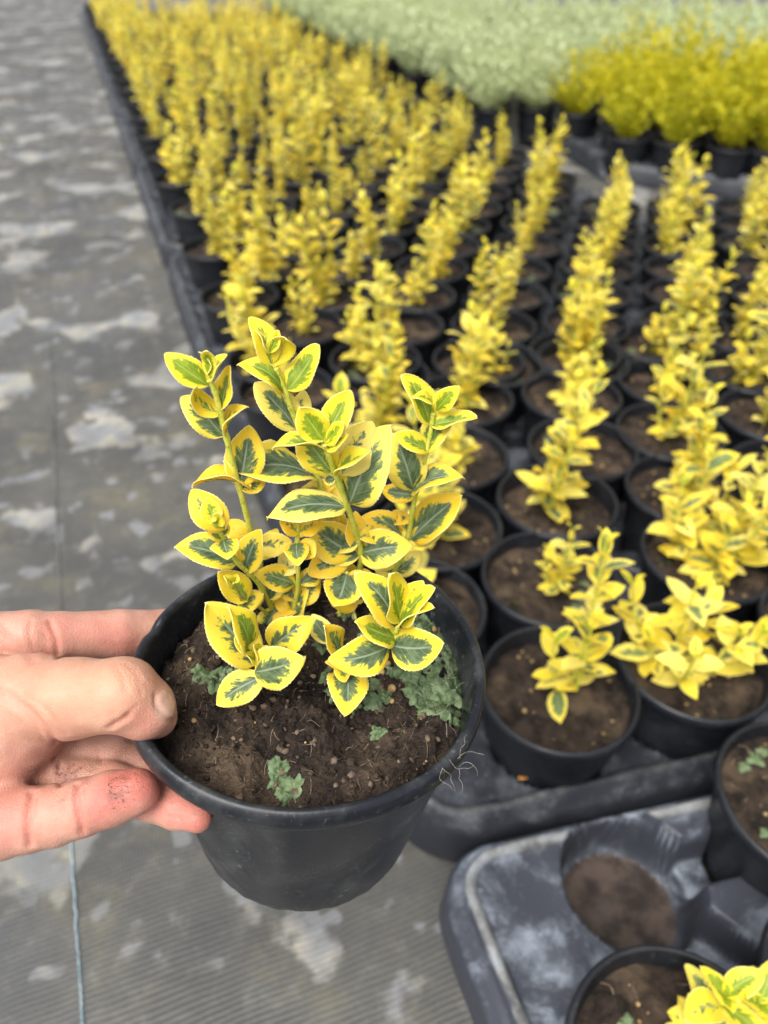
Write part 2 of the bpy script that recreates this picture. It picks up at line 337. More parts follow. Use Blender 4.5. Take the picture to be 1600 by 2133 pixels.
def add_leaf(mb, B, T, W, n, fold=12, curl=10, nu=5, nv=6, teeth=0, seed=0.5, green=0.5, young=0, tone=0, mi=0, wav=0.0):
    B = np.asarray(B, float); T = np.asarray(T, float); ax = T - B; L = np.linalg.norm(ax); ax = ax / L
    n = np.asarray(n, float); n = unit(n - ax * (n @ ax)); sd = np.cross(ax, n)
    u = np.linspace(-1, 1, nu); v = np.linspace(0, 1, nv)
    U, Vv = np.meshgrid(u, v, indexing='ij')
    wv = np.sin(np.pi * np.clip(Vv, 0, 1) ** 0.90) ** 0.66
    wv = wv * (1.06 - 0.10 * Vv)
    wv = np.maximum(wv, 0.055 * (1 - Vv) ** 0.5 + 0.004)
    pet = np.clip(Vv / 0.07, 0, 1); wv = wv * (0.3 + 0.7 * pet)
    if teeth:
        ph = Vv * teeth + seed * 3; saw = ph - np.floor(ph)
        amp = 0.075 * (np.abs(U) > 0.99) * np.clip(Vv / 0.2, 0, 1) * (0.6 + 0.4 * np.sin(ph * 1.7 + U * 2))
        wv = wv * (1 + amp * (saw - 0.4))
    X = U * wv * W / 2
    A = np.abs(U)
    tw = math.radians(22) * wav * math.sin(seed * 57.0) * (Vv - 0.35)
    z = A * wv * W / 2 * math.tan(math.radians(fold)) * (1 - 0.35 * A)
    arch = L * curl / 100.0
    z = z + 4 * arch * Vv * (1 - Vv) + wav * L * 0.035 * np.sin(Vv * 9 + seed * 20 + U * 1.5) * A * A
    skew = wav * L * 0.05 * np.sin(np.pi * Vv) * math.sin(seed * 40)
    X, z = X * np.cos(tw) - z * np.sin(tw), X * np.sin(tw) + z * np.cos(tw)
    P = B + ax * (Vv * L)[..., None] + sd * (X + skew)[..., None] + n * z[..., None]
    UV = np.stack([(U + 1) / 2, Vv], -1).reshape(-1, 2)
    C = np.tile([seed, green, young, 0.5 + 0.5 * tone], (nu * nv, 1))
    mb.add(P.reshape(-1, 3), grid_faces(nu, nv), mi, UV, C)

def smooth_path(pts, sub=4):
    pts = [np.asarray(p, float) for p in pts]
    if len(pts) < 3: return np.array(pts)
    out = []
    P = [2 * pts[0] - pts[1]] + pts + [2 * pts[-1] - pts[-2]]
    for i in range(1, len(P) - 2):
        for t in np.linspace(0, 1, sub, endpoint=False):
            a, b_, c, d = P[i - 1], P[i], P[i + 1], P[i + 2]
            out.append(0.5 * (2 * b_ + (c - a) * t + (2 * a - 5 * b_ + 4 * c - d) * t * t + (3 * b_ - a - 3 * c + d) * t ** 3))
    out.append(pts[-1]); return np.array(out)
def add_tube(mb, pts, r0, r1, seg=8, mi=0, knots=None):
    P = np.asarray(pts, float); n = len(P); t = np.gradient(P, axis=0); t /= np.linalg.norm(t, axis=1)[:, None] + 1e-12
    ref = np.array([0.3, 0.9, 0.2]); a = np.cross(t, ref); a /= np.linalg.norm(a, axis=1)[:, None]; b_ = np.cross(t, a)
    r = np.linspace(r0, r1, n)
    if knots is not None: r = r * knots
    th = np.linspace(0, 2 * np.pi, seg, endpoint=False)
    V = P[None] + (np.cos(th)[:, None, None] * a[None] + np.sin(th)[:, None, None] * b_[None]) * r[None, :, None]
    mb.add(V.reshape(-1, 3), grid_faces(seg, n, True), mi)
    for e, s in ((0, -1), (n - 1, 1)):
        ring = V[:, e]; c = ring.mean(0) + t[e] * s * r[e] * 0.6
        VV = np.vstack([ring, c]); F = np.array([[i, (i + 1) % seg, seg] for i in range(seg)]); mb.add(VV, F, mi)
def add_lathe(mb, prof, seg=64, mi=0, rf=None):
    """prof: list of (r, z); rf(theta, r, z) -> xyz array"""
    th = np.linspace(0, 2 * np.pi, seg, endpoint=False); pr = np.array(prof)
    R = np.tile(pr[:, 0], (seg, 1)); Z = np.tile(pr[:, 1], (seg, 1)); TH = np.tile(th[:, None], (1, len(pr)))
    if rf is None: P = np.stack([R * np.cos(TH), R * np.sin(TH), Z], -1)
    else: P = rf(TH, R, Z)
    mb.add(P.reshape(-1, 3), grid_faces(seg, len(pr), True), mi)
def fb(x, y, z=0.0, o=4):
    return mn.fractal(Vector((x, y, z)), 1.0, 2.0, o)

POT_H = 0.0943
def pot_profile(rb=0.0435, fine=True):
    p = [(0.0005, 0.004), (rb * 0.5, 0.004), (rb - 0.005, 0.0035), (rb - 0.003, 0.0), (rb - 0.0008, 0.0004), (rb, 0.002)]
    for t in ((0.05, 0.15, 0.3, 0.45, 0.6, 0.8, 1.0) if fine else (0.3, 0.7, 1.0)):
        p.append((rb + (0.0552 - rb) * t, 0.002 + 0.0815 * t))
    p += [(0.0556, 0.0852), (0.0578, 0.0856), (0.0586, 0.0864), (0.0591, 0.0885), (0.0590, 0.0910), (0.0583, 0.0930), (0.0572, 0.0941), (0.0560, 0.0942), (0.0551, 0.0934),
          (0.0546, 0.0918), (0.0544, 0.088), (0.0532, 0.0845), (0.0528, 0.078), (0.0500, 0.055), (rb - 0.001, 0.012), (0.0005, 0.010)]
    return p

# ------------------------------------------------------------------ ground and thread
gm = MB(); S = 60.0
gm.add([(-S, -S, 0), (S, -S, 0), (S, S, 0), (-S, S, 0)], [[0, 1, 2, 3]])
g = mesh_obj('ground', gm.mesh('ground', [M['ground']], False, False)); tagit(g, kind='structure')
tm = MB(); xs = []
_tp = smooth_path([(-0.13, -0.03, 0.0012), (-0.197, 0.152, 0.0012), (-0.24, 0.262, 0.0014), (-0.431, 0.769, 0.0012), (-0.80, 1.77, 0.0012), (-1.75, 4.35, 0.0012), (-3.1, 8.0, 0.0012)], 90)
random.seed(2)
_tp = _tp + np.array([[random.uniform(-1, 1) * 0.0006, 0, 0] for _ in _tp]); add_tube(tm, _tp, 0.00065, 0.00065, 6)
t_ = mesh_obj('marker_thread', tm.mesh('marker_thread', [M['thread']], True, False))
tagit(t_, 'thin pale blue thread running the length of the woven ground cover', 'thread')

# ------------------------------------------------------------------ trays
U_NEAR = np.array([-0.371, 0.928]); V_NEAR = np.array([math.cos(math.radians(13.5)), math.sin(math.radians(13.5))])
U_FAR = np.array([-0.34, 0.94]); V_FAR = np.array([1.0, 0.004])
def sstep(x, a, b): t = np.clip((x - a) / (b - a), 0, 1); return t * t * (3 - 2 * t)
def tray_mesh(name, o, u, v, ls, lt, socks, step, mat, rc=0.05, seed=0, fl=0.0135, lift=0.0):
    """height field of a pressed plastic carry tray; o = corner, u/v = axes, socks = socket centres in world xy; returned relative to o"""
    ns = int(ls / step) + 1; ntt = int(lt / step) + 1
    s = np.linspace(0, ls, ns); t = np.linspace(0, lt, ntt); Sx, Tt = np.meshgrid(s, t, indexing='ij')
    # squeeze grid into rounded rectangle so the outline is smooth
    cx, cy = ls / 2, lt / 2; qx, qy = Sx - cx, Tt - cy
    m_ = np.maximum(np.abs(qx) / cx, np.abs(qy) / cy) + 1e-9
    # distance of square-ring to rounded rect
    dx, dy = qx / m_, qy / m_
    ex = np.clip(np.abs(dx) - (cx - rc), 0, None); ey = np.clip(np.abs(dy) - (cy - rc), 0, None)
    ln = np.hypot(ex, ey); sc = np.where(ln > rc, rc / np.maximum(ln, 1e-9), 1.0)
    bx = np.where(ln > rc, np.sign(dx) * (cx - rc + ex * sc), dx); by = np.where(ln > rc, np.sign(dy) * (cy - rc + ey * sc), dy)
    k = sstep(m_, 0.72, 1.0)
    qx = m_ * (dx * (1 - k) + bx * k); qy = m_ * (dy * (1 - k) + by * k)
    ax_ = np.abs(qx) - (cx - rc); ay_ = np.abs(qy) - (cy - rc)
    d = rc - (np.hypot(np.clip(ax_, 0, None), np.clip(ay_, 0, None)) + np.minimum(np.maximum(ax_, ay_), 0))
    wx = o[0] + v[0] * (qx + cx) + u[0] * (qy + cy); wy = o[1] + v[1] * (qx + cx) + u[1] * (qy + cy)
    dk = 0.044
    z = 0.026 + 0.006 * sstep(d, 0.0, 0.002) + 0.008 * sstep(d, 0.0055, 0.0075)
    z = z + 0.012 * sstep(d, 0.0115, 0.0145) - 0.006 * sstep(d, 0.0185, 0.0215)
    z = np.where(d > 0.0215, dk + 0.002, z) ; z = z + 0.0012 * np.sin(qx * 90 + seed) * np.sin(qy * 70) * sstep(d, 0, .02)
    z = z + lift * sstep(d, 0.0, 0.004)
    cav = np.zeros_like(z); socks = [np.array(p) for p in socks]
    for p in socks:
        r = np.hypot(wx - p[0], wy - p[1]); cav = np.maximum(cav, np.where(r < 0.0445, 1 - 0.10 * sstep(r, 0.0385, 0.0445), 0.90 * (1 - sstep(r, 0.0445, 0.0475))))
    ch = np.zeros_like(z)
    for i in range(len(socks)):
        for j in range(i + 1, len(socks)):
            a, b_ = socks[i], socks[j]; L = np.hypot(*(b_ - a))
            if L > 0.15: continue
            e = (b_ - a) / L; tt = (wx - a[0]) * e[0] + (wy - a[1]) * e[1]; nn = np.abs(-(wx - a[0]) * e[1] + (wy - a[1]) * e[0])
            ch = np.maximum(ch, (1 - sstep(nn, 0.0105, 0.0165)) * ((tt > 0) & (tt < L)))
    zz = z * (1 - ch) + (0.021) * ch
    zz = zz * (1 - cav) + fl * cav
    zz[0, :] = zz[-1, :] = 0.004; zz[:, 0] = zz[:, -1] = 0.004
    P = np.stack([wx - o[0], wy - o[1], zz], -1).reshape(-1, 3)
    mb = MB(); F = grid_faces(ns, ntt)
    cavf = (cav.ravel() > 0.955) ; fm = cavf[F].all(1)
    mb.add(P, F, 0); mb.mi[0] = fm.astype(int)
    return mb.mesh(name, [mat, M['sediment']], True, False)
# ------------------------------------------------------------------ positions of the potted plants
def project(p):
    a = PITCH; d = np.array(p, float) - np.array([0, 0, CAM_H]); zc = d[1] * math.cos(a) - d[2] * math.sin(a)
    if zc < 0.02: return None
    return 800 + 1500 * d[0] / zc, 1066.5 - 1500 * (d[1] * math.sin(a) + d[2] * math.cos(a)) / zc
def seen(x, y, top, mx=90, my=60):
    for z in (0.03, 0.11, top):
        q = project((x, y, z))
        if q and -mx < q[0] < 1600 + mx and -my < q[1] < 2133 + my * 1.5: return True
    return False
rnd = random.Random(11)
near = {(0, 0): (0.130, 0.326), (0, 1): (0.238, 0.352), (1, 1): (0.143, 0.440), (1, 2): (0.290, 0.468), (2, 0): (0.052, 0.506), (2, 1): (0.169, 0.546),
        (2, 2): (0.300, 0.563), (3, 1): (0.073, 0.621), (3, 2): (0.213, 0.636), (4, 1): (0.094, 0.735), (5, 2): (0.145, 0.822)}
E0 = np.array([0.028, 0.265])
pots = []      # (x, y, row, column)
tray1, tray1b = [], []
for j in range(6):
    for i in range(0, 9):
        s = (0.110 if j % 2 == 0 else 0.047) + 0.125 * i; t = 0.037 + 0.097 * j
        if s > 1.0: continue
        p = E0 + V_NEAR * s + U_NEAR * t
        if (j, i) in near: p = np.array(near[(j, i)])
        elif j == 1 and i == 0: p = np.array([0.026, 0.405])
        else: p = p + np.array([rnd.uniform(-.003, .003), rnd.uniform(-.003, .003)])
        (tray1 if s < 0.53 else tray1b).append(p); pots.append((p[0], p[1], j + 1, i))
M0 = np.array([-0.213, 1.032])
def far_pos(j, i): return M0 + V_FAR * (0.132 * i + (0.066 if j % 2 else 0.0)) + U_FAR * (0.108 * j)
def in_yellow(p): return p[1] < 1.47 or p[0] < 0.50 - 0.36 * (p[1] - 1.42)
for j in range(-2, 48):
    for i in range(0, 10):
        p = far_pos(j, i)
        if i > 8 - (j % 2): continue
        if p[1] > 4.7 and i > 1: continue
        if not in_yellow(p): continue
        if p[1] > 5.4: continue
        q = p + np.array([rnd.uniform(-.005, .005), rnd.uniform(-.005, .005)])
        pots.append((q[0], q[1], j + 9, i))
pots = [p for p in pots if seen(p[0], p[1], 0.30)]

# trays under the yellow bed
def tray(name, label, me, o, group='black carry trays under the yellow bed', rz=0):
    t = mesh_obj(name, me, None, (o[0], o[1], 0)); tagit(t, label, 'tray', group); return t
oN = E0 + U_NEAR * (-0.030) + V_NEAR * (-0.016)
me = tray_mesh('plant_tray', oN, U_NEAR, V_NEAR, 0.535, 0.61, tray1, 0.0035, M['tray'])
tray('plant_tray', 'dark plastic tray under the nearest full block of pots, beside the held pot', me, oN)
oN2 = oN + V_NEAR * 0.545
tray('plant_tray', 'dark plastic tray at the frame edge right of the nearest full tray', tray_mesh('plant_tray', oN2, U_NEAR, V_NEAR, 0.535, 0.61, tray1b, 0.005, M['tray']), oN2)
# worn foreground tray with the empty socket
FT = [('Q', (0.149, 0.094)), ('R', (0.277, 0.238)), ('S', (0.262, 0.124)), ('hole', (0.1655, 0.2095))]
vF = np.array([math.cos(math.radians(12.5)), math.sin(math.radians(12.5))]); uF = np.array([-0.32, 0.947])
oF = np.array([0.023, 0.231]) - uF * 0.60 + vF * 0.004
sk = [p for _, p in FT] + [(0.158, -0.02), (0.27, 0.005), (0.38, 0.27), (0.37, 0.15)]
me = tray_mesh('plant_tray', oF, uF, vF, 0.52, 0.60, sk, 0.0018, M['traynear'], 0.045, 0, 0.004, 0.012)
tray('plant_tray', 'chalky weathered tray in the foreground with one empty round socket', me, oF)
# far trays share one mesh per column
def far_tray_o(k, c): return M0 + U_FAR * (0.108 * (6 * k - 2) - 0.062) + V_FAR * (0.535 * c - 0.089)
O0 = far_tray_o(0, 0)
sl0 = [far_pos(j, i) for j in range(-2, 4) for i in range(0, 4)]
tw = 0.527
mf = tray_mesh('plant_tray', O0, U_FAR / np.linalg.norm(U_FAR), V_FAR, tw, 0.642, sl0, 0.004, M['tray'])
ORD = ['first', 'second', 'third', 'fourth', 'fifth', 'sixth', 'seventh', 'eighth', 'ninth', 'tenth', 'eleventh', 'twelfth', 'thirteenth', 'fourteenth', 'fifteenth', 'sixteenth',
       'seventeenth', 'eighteenth', 'nineteenth', 'twentieth', 'twenty-first', 'twenty-second', 'twenty-third', 'twenty-fourth', 'twenty-fifth', 'twenty-sixth', 'twenty-seventh', 'twenty-eighth', 'twenty-ninth', 'thirtieth']
for k in range(0, 8):
    for c in range(2):
        o = far_tray_o(k, c)
        if c == 1 and not in_yellow(o + np.array([0.10, 0.25])): continue
        if k == 0: o = o + np.array([0.0, 0.0])
        lab = ('tray edge beside the path, %s tray back from the nearest full one' % ORD[k]) if c == 0 else ('inner tray hidden among yellow shrubs, %s one back in its row' % ORD[k])
        tray('plant_tray', lab, mf, o)

# ------------------------------------------------------------------ prototypes
def foliage_meshes(seed, hmax, loose=False):
    r = random.Random(seed); mb = MB(); sb = MB()
    nsh = r.choice([3, 4, 4, 5]) if loose else r.choice([3, 4, 4, 5, 6])
    lean = (r.uniform(-.07, .07), r.uniform(-.07, .07))
    if loose == 2: nsh = 10
    for k in range(nsh):
        a = r.uniform(0, 6.28); rad = r.uniform(0.002, 0.010); H = hmax * (1.0 if k == 0 else r.uniform(0.35, 0.95))
        out = (r.uniform(0.1, 0.75) if loose == 2 else r.uniform(0.05, 0.26)) if k else 0.06
        b0 = np.array([math.cos(a) * rad, math.sin(a) * rad, -0.004])
        tip = np.array([b0[0] + math.cos(a) * out * H + lean[0] * H, b0[1] + math.sin(a) * out * H + lean[1] * H, H])
        mid = (b0 + tip) / 2 + np.array([math.cos(a) * out * H * 0.25, math.sin(a) * out * H * 0.25, 0])
        path = smooth_path([b0, mid, tip], 6); add_tube(sb, path, 0.0017, 0.0009, 6)
        nn = max(4, int(H / (r.uniform(0.0125, 0.016) if loose else r.uniform(0.0095, 0.0125)))); ph = r.uniform(0, 3.14)
        for q in range(nn):
            f = 0.13 + 0.87 * (q + r.uniform(-.2, .2)) / (nn - 1); f = min(max(f, 0.08), 1.0)
            x = f * (len(path) - 1); i0 = min(int(x), len(path) - 2); p = path[i0] * (1 - (x - i0)) + path[i0 + 1] * (x - i0); tdir = unit(path[i0 + 1] - path[i0])
            base_len = (1.12 if loose else 1.0) * (0.0235 if 0.1 < f < 0.85 else 0.018) * r.uniform(0.8, 1.2) * (1.0 - 0.2 * max(0, f - 0.8) / 0.2)
            topf = max(0.0, (f - 0.84) / 0.16)
            for sgn in (1, -1):
                an = ph + q * 1.5708 + (0 if sgn > 0 else math.pi) + r.uniform(-.35, .35)
                up = r.uniform(0.15, 0.75) + 1.1 * topf - (0.35 if f < 0.2 else 0)
                dr = unit(np.array([math.cos(an), math.sin(an), 0]) + tdir * up)
                L = base_len * r.uniform(0.8, 1.15); T = p + dr * L
                nrm = unit(tdir + np.array([math.cos(an), math.sin(an), 0]) * (-up) + np.array([r.uniform(-.3, .3), r.uniform(-.3, .3), 0.1]))
                g = r.choice([0.0, 0.0, 0.05, 0.1, 0.2, 0.35, 0.5, 0.6]); yo = 0.9 * topf if topf > 0 else 0.0
                if r.random() < 0.06: g = 0.85
                add_leaf(mb, p, T, L * r.uniform(0.46, 0.60), nrm, r.uniform(8, 28), r.uniform(0, 16), 5, 6, 0, r.random(), g, min(1, yo + r.uniform(0, .15)), r.uniform(-.7, .55))
    return mb.mesh('foliage', [M['leaf']]), sb.mesh('stems', [M['stem']], True, False)
def soil_mesh(seed, R=0.0535, nr=22, ns=64, amp=0.0050, name='soil', fn=None):
    V = []; 
    for i in range(ns):
        th = 2 * math.pi * i / ns
        for k in range(nr):
            r = R * k / (nr - 1) if k else 0.0004
            x, y = r * math.cos(th), r * math.sin(th)
            z = amp * fb(x * 38 + seed * 9, y * 38, seed, 5) + 0.0015 * (1 - (r / R) ** 2)
            if fn: z += fn(x, y, r / R)
            V.append((x, y, z))
    mb = MB(); mb.add(V, grid_faces(ns, nr, True)); return mb
def thallus(mb, c, R, seed, zf=None, lift=0.0012, mi=0):
    r = random.Random(seed); n = 30; ph = [r.uniform(0, 6.28) for _ in range(4)]; nl = r.choice([3, 4, 5]); tilt = (r.uniform(-.15, .15), r.uniform(-.15, .15))
    V = []
    for i in range(n):
        th = 2 * math.pi * i / n
        rr = R * (0.78 + 0.18 * math.cos(nl * th + ph[0]) + 0.09 * math.cos((nl * 2 + 1) * th + ph[1]) + 0.04 * math.cos(9 * th + ph[2]))
        for k in range(5):
            q = k / 4; x, y = c[0] + rr * q * math.cos(th), c[1] + rr * q * math.sin(th)
            z = (zf(x, y) if zf else c[2]) + lift * (1 - 0.5 * q) + R * (0.10 * q * q + 0.10 * q * math.sin(5 * th + ph[3])) + R * q * (tilt[0] * math.cos(th) + tilt[1] * math.sin(th)) - 0.0010 * (q > 0.9)
            V.append((x, y, z))
    mb.add(V, grid_faces(n, 5, True), mi)
pot_me = MB(); add_lathe(pot_me, pot_profile(0.0435, False), 48); pot_me = pot_me.mesh('pot', [M['pot']], True, False)
potn_me = MB(); add_lathe(potn_me, pot_profile(0.0435), 96); potn_me = potn_me.mesh('pot', [M['pot']], True, False)
soils = [soil_mesh(k).mesh('soil', [M['soil']], True, False) for k in range(5)]
looses = [foliage_meshes(900 + k, [0.105, 0.13, 0.095, 0.12, 0.135, 0.11][k], True) for k in range(6)]
bushy = [foliage_meshes(950 + k, 0.095 + 0.02 * k, 2) for k in range(2)]; tall_ = foliage_meshes(977, 0.14, True)
fol = [foliage_meshes(100 + k, [0.120, 0.135, 0.105, 0.125, 0.145, 0.115, 0.10, 0.13, 0.12, 0.11, 0.15, 0.13, 0.115, 0.135][k]) for k in range(14)]
mosses = []
for k in range(4):
    mb = MB(); r = random.Random(k + 50)
    for q in range(r.choice([3, 5, 7])):
        a = r.uniform(-.7, .7) + k * 1.7; d = r.uniform(0.028, 0.046); thallus(mb, (d * math.cos(a), d * math.sin(a), 0), r.uniform(0.004, 0.008), k * 31 + q)
    mosses.append(mb.mesh('liverwort', [M['thallus']], True, False))
gritm = []
for k in range(3):
    mb = MB(); r = random.Random(k + 80)
    for q in range(30):
        a = r.uniform(0, 6.28); d = 0.048 * math.sqrt(r.random()); R = r.choice([0.0005, 0.0007, 0.0010, 0.0016]) * r.uniform(.7, 1.2)
        th = np.linspace(0, 2 * np.pi, 6, endpoint=False); V = [(d * math.cos(a) + R * math.cos(t) * s_, d * math.sin(a) + R * math.sin(t) * s_, 0.001 + R * z_) for t in th for s_, z_ in ((0.1, -1), (1, -.3), (0.9, .5), (0.1, 1))]
        mb.add(V, grid_faces(6, 4, True))
    gritm.append(mb.mesh('grit', [M['grit']], True, False))

def yellow_label(row, col, x, y):
    side = ['beside the path', 'second in from the path', 'third in from the path', 'fourth in from the path', 'fifth in from the path', 'sixth in from the path', 'seventh in from the path', 'eighth in from the path', 'ninth in from the path'][min(col, 8)]
    return 'yellow-edged potted shrub %s, %s row behind the worn tray' % (side, ORD[row - 1])
YG = 'potted yellow variegated shrubs standing in the bed'
FARG = 'blurred far potted yellow shrubs massed at the back of the bed'
special = {(1, 0): 'potted yellow shrub nearest the camera in the full tray, right of the held pot', (1, 1): 'leaning bushy potted shrub just behind the pot beside the worn tray'}
cntr = 0
pots.sort(key=lambda p: p[1])
for (x, y, row, col) in pots:
    k = cntr; cntr += 1
    r = random.Random(int(row * 100 + col * 7 + 3))
    root = empty('potted_shrub', (x, y, 0.0157), 0)
    far = row > 24
    if far: tagit(root, 'out-of-focus potted yellow shrub in the far rows of the bed', 'potted shrub', FARG)
    else: tagit(root, special.get((row, col)) or yellow_label(row, col, x, y), 'potted shrub', YG)
    near_ = y < 0.7
    pm = mesh_obj('pot', potn_me if near_ else pot_me, root); pm.rotation_euler = (0, 0, r.uniform(0, 6))
    dz = r.uniform(0.074, 0.083); so = mesh_obj('soil', soils[r.randrange(5)], root, (0, 0, dz)); so.rotation_euler = (0, 0, r.uniform(0, 6))
    F, Sm = looses[r.randrange(6)] if near_ or r.random() < 0.12 else fol[r.randrange(14)]
    force = {(1, 0): tall_, (1, 1): bushy[0], (2, 2): bushy[1]}.get((row, col))
    if force: F, Sm = force
    sc = r.choice([0.62, 0.74, 0.84, 0.92, 1.0, 1.08]) * r.uniform(0.95, 1.05); rz = r.uniform(0, 6.28); off = (r.uniform(-.006, .006), r.uniform(-.006, .006), dz)
    tilt = (r.uniform(-.16, .16), r.uniform(-.16, .16), rz)
    if force: sc = 1.0; tilt = (0.02, 0.06, rz)
    if row > 5 and r.random() < 0.06: sc = 0.55
    for nm, me_ in (('stems', Sm), ('foliage', F)):
        if nm == 'stems' and far: continue
        o = mesh_obj(nm, me_, root, off); o.rotation_euler = tilt; o.scale = (sc, sc, sc * r.uniform(0.97, 1.0) if nm == 'stems' else sc)
        if nm == 'stems': o.scale = (sc, sc, sc)
    if y < 1.5 and r.random() < 0.65:
        o = mesh_obj('liverwort', mosses[r.randrange(4)], root, (0, 0, dz + 0.001)); o['kind'] = 'stuff'; o.rotation_euler = (0, 0, r.uniform(0, 6))
    if y < 0.9:
        o = mesh_obj('grit', gritm[r.randrange(3)], root, (0, 0, dz + 0.001)); o['kind'] = 'stuff'; o.rotation_euler = (0, 0, r.uniform(0, 6))

# ------------------------------------------------------------------ foreground pots in the worn tray
def front_pot(nm, x, y, label, seed, soild, shrub=None, rz=0):
    root = empty('potted_shrub', (x, y, 0.0150)); tagit(root, label, 'potted shrub', 'pots standing in the worn foreground tray')
    mesh_obj('pot', potn_me, root).rotation_euler = (0, 0, rz)
    sm = soil_mesh(seed, 0.0528, 40, 110, 0.0045); mesh_obj('soil', sm.mesh('soil', [M['soil']], True, False), root, (0, 0, soild))
    r = random.Random(seed)
    mb = MB()
    for q in range(26):
        a = r.uniform(0, 6.28); d = 0.046 * math.sqrt(r.random()); L = r.uniform(0.004, 0.012); e = r.uniform(0, 6.28)
        p = np.array([d * math.cos(a), d * math.sin(a), 0.002]); add_tube(mb, smooth_path([p, p + np.array([math.cos(e) * L / 2, math.sin(e) * L / 2, 0.002]), p + np.array([math.cos(e + .4) * L, math.sin(e + .4) * L, 0.0005])], 3), 0.0003, 0.0002, 5)
    mesh_obj('dry_fibres', mb.mesh('dry_fibres', [M['straw']], True, False), root, (0, 0, soild))
    mesh_obj('grit', gritm[seed % 3], root, (0, 0, soild + 0.001))
    return root, soild
rq, dq = front_pot('Q', 0.149, 0.094, 'pot cut off by the bottom edge, with liverwort and bright leaves, below the empty socket', 5, 0.079)
mb = MB()
for q, (px, py, R) in enumerate([(-0.004, 0.008, .006), (0.002, 0.002, .007), (0.010, -0.002, .006), (-0.010, -0.004, .006), (0.004, -0.010, .007), (0.012, 0.010, .005), (-0.020, 0.024, .0055), (-0.015, 0.020, .005), (0.008, 0.018, .006), (0.0, -0.022, .007)]):
    thallus(mb, (px, py, 0.001), R, 300 + q)
mesh_obj('liverwort', mb.mesh('liverwort', [M['thallus']], True, False), rq, (0, 0, dq + 0.001))['kind'] = 'stuff'
rr_, dr_ = front_pot('R', 0.277, 0.238, 'mossy pot at the frame edge beside the empty socket', 6, 0.081)
mb = MB()
for q, (px, py, R) in enumerate([(-0.02, 0.034, .007), (-0.012, 0.040, .006), (-0.03, 0.028, .005), (-0.034, -0.018, .005)]): thallus(mb, (px, py, 0.001), R, 340 + q)
mesh_obj('liverwort', mb.mesh('liverwort', [M['thallus']], True, False), rr_, (0, 0, dr_ + 0.001))['kind'] = 'stuff'
rs_, ds_ = front_pot('S', 0.262, 0.124, 'pot only half in frame at the far right of the worn tray', 7, 0.081)
F, Sm = fol[3]
for rt, dz, o_, sc in ((rr_, dr_, (0.016, 0.0, 0), 0.9), (rs_, ds_, (0.012, 0.004, 0), 0.8)):
    for nm, me_ in (('stems', Sm), ('foliage', F)):
        o = mesh_obj(nm, me_, rt, (o_[0], o_[1], dz)); o.scale = (sc,) * 3; o.rotation_euler = (0.05, 0.25, 1.0)
# sharp little shoot in the bottom right pot
def whorl_shoot(name, parent, base, tip, leaves, seed):
    r = random.Random(seed); sb = MB(); path = smooth_path([base, (np.array(base) + tip) / 2 + np.array([.002, 0, 0]), tip], 6); add_tube(sb, path, 0.0013, 0.0010, 8)
    so = mesh_obj('shoot', sb.mesh('shoot', [M['stem']], True, False), parent); mb = MB()
    for (f, an, up, L, W, g, yo) in leaves:
        x = f * (len(path) - 1); i0 = min(int(x), len(path) - 2); p = path[i0] * (1 - (x - i0)) + path[i0 + 1] * (x - i0)
        a = math.radians(an); dr = unit([math.cos(a), math.sin(a), up]); n = unit(np.array([-math.cos(a) * up, -math.sin(a) * up, 1.0]))
        add_leaf(mb, p, p + dr * L, W, n, 14, 10, 11, 40, 13, r.random(), g, yo, r.uniform(-.3, .5), 0, 1.0)
    mesh_obj('leaves', mb.mesh('leaves', [M['leaf']]), so)
lv = [(1.0, 150, 1.1, .024, .010, .6, .9), (1.0, 20, 0.7, .024, .013, .5, .85), (1.0, 260, 0.9, .012, .009, .6, 1), (1.0, 90, 1.6, .010, .006, .6, 1), (.86, 300, .45, .028, .013, .6, .8), (.86, 200, .3, .026, .016, .1, .2), (.7, 120, .2, .024, .014, .5, .1), (.7, 30, .35, .026, .014, .6, .2), (.5, 240, .2, .026, .015, .7, 0), (.5, 340, .2, .026, .015, .5, 0), (.35, 60, .1, .022, .014, .8, 0), (.35, 160, .1, .022, .014, .6, 0)]
whorl_shoot('shoot', rq, np.array([0.015, 0.014, dq]), np.array([0.0205, 0.0255, dq + 0.040]), lv, 1)
whorl_shoot('shoot', rq, np.array([0.028, 0.012, dq]), np.array([0.0370, 0.0230, dq + 0.036]), [(a_, b_ + 40, c_, d_ * .95, e_, f_, g_) for a_, b_, c_, d_, e_, f_, g_ in lv], 2)
whorl_shoot('shoot', rq, np.array([0.012, 0.008, dq]), np.array([0.0090, 0.0120, dq + 0.020]), [(a_, b_ + 80, c_, d_ * .9, e_, f_, g_ * .5) for a_, b_, c_, d_, e_, f_, g_ in lv], 3)
# fallen orange leaf between the trays
mb = MB(); add_leaf(mb, (0.101, 0.286, 0.0475), (0.119, 0.290, 0.050), 0.009, (0, 0, 1), 30, 25, 7, 10, 0, 0.3, 0, 0, 1)
o = mesh_obj('fallen_leaf', mb.mesh('fallen_leaf', [M['dead']])); tagit(o, 'small dry orange leaf fallen on the tray edge behind the worn tray', 'leaf')

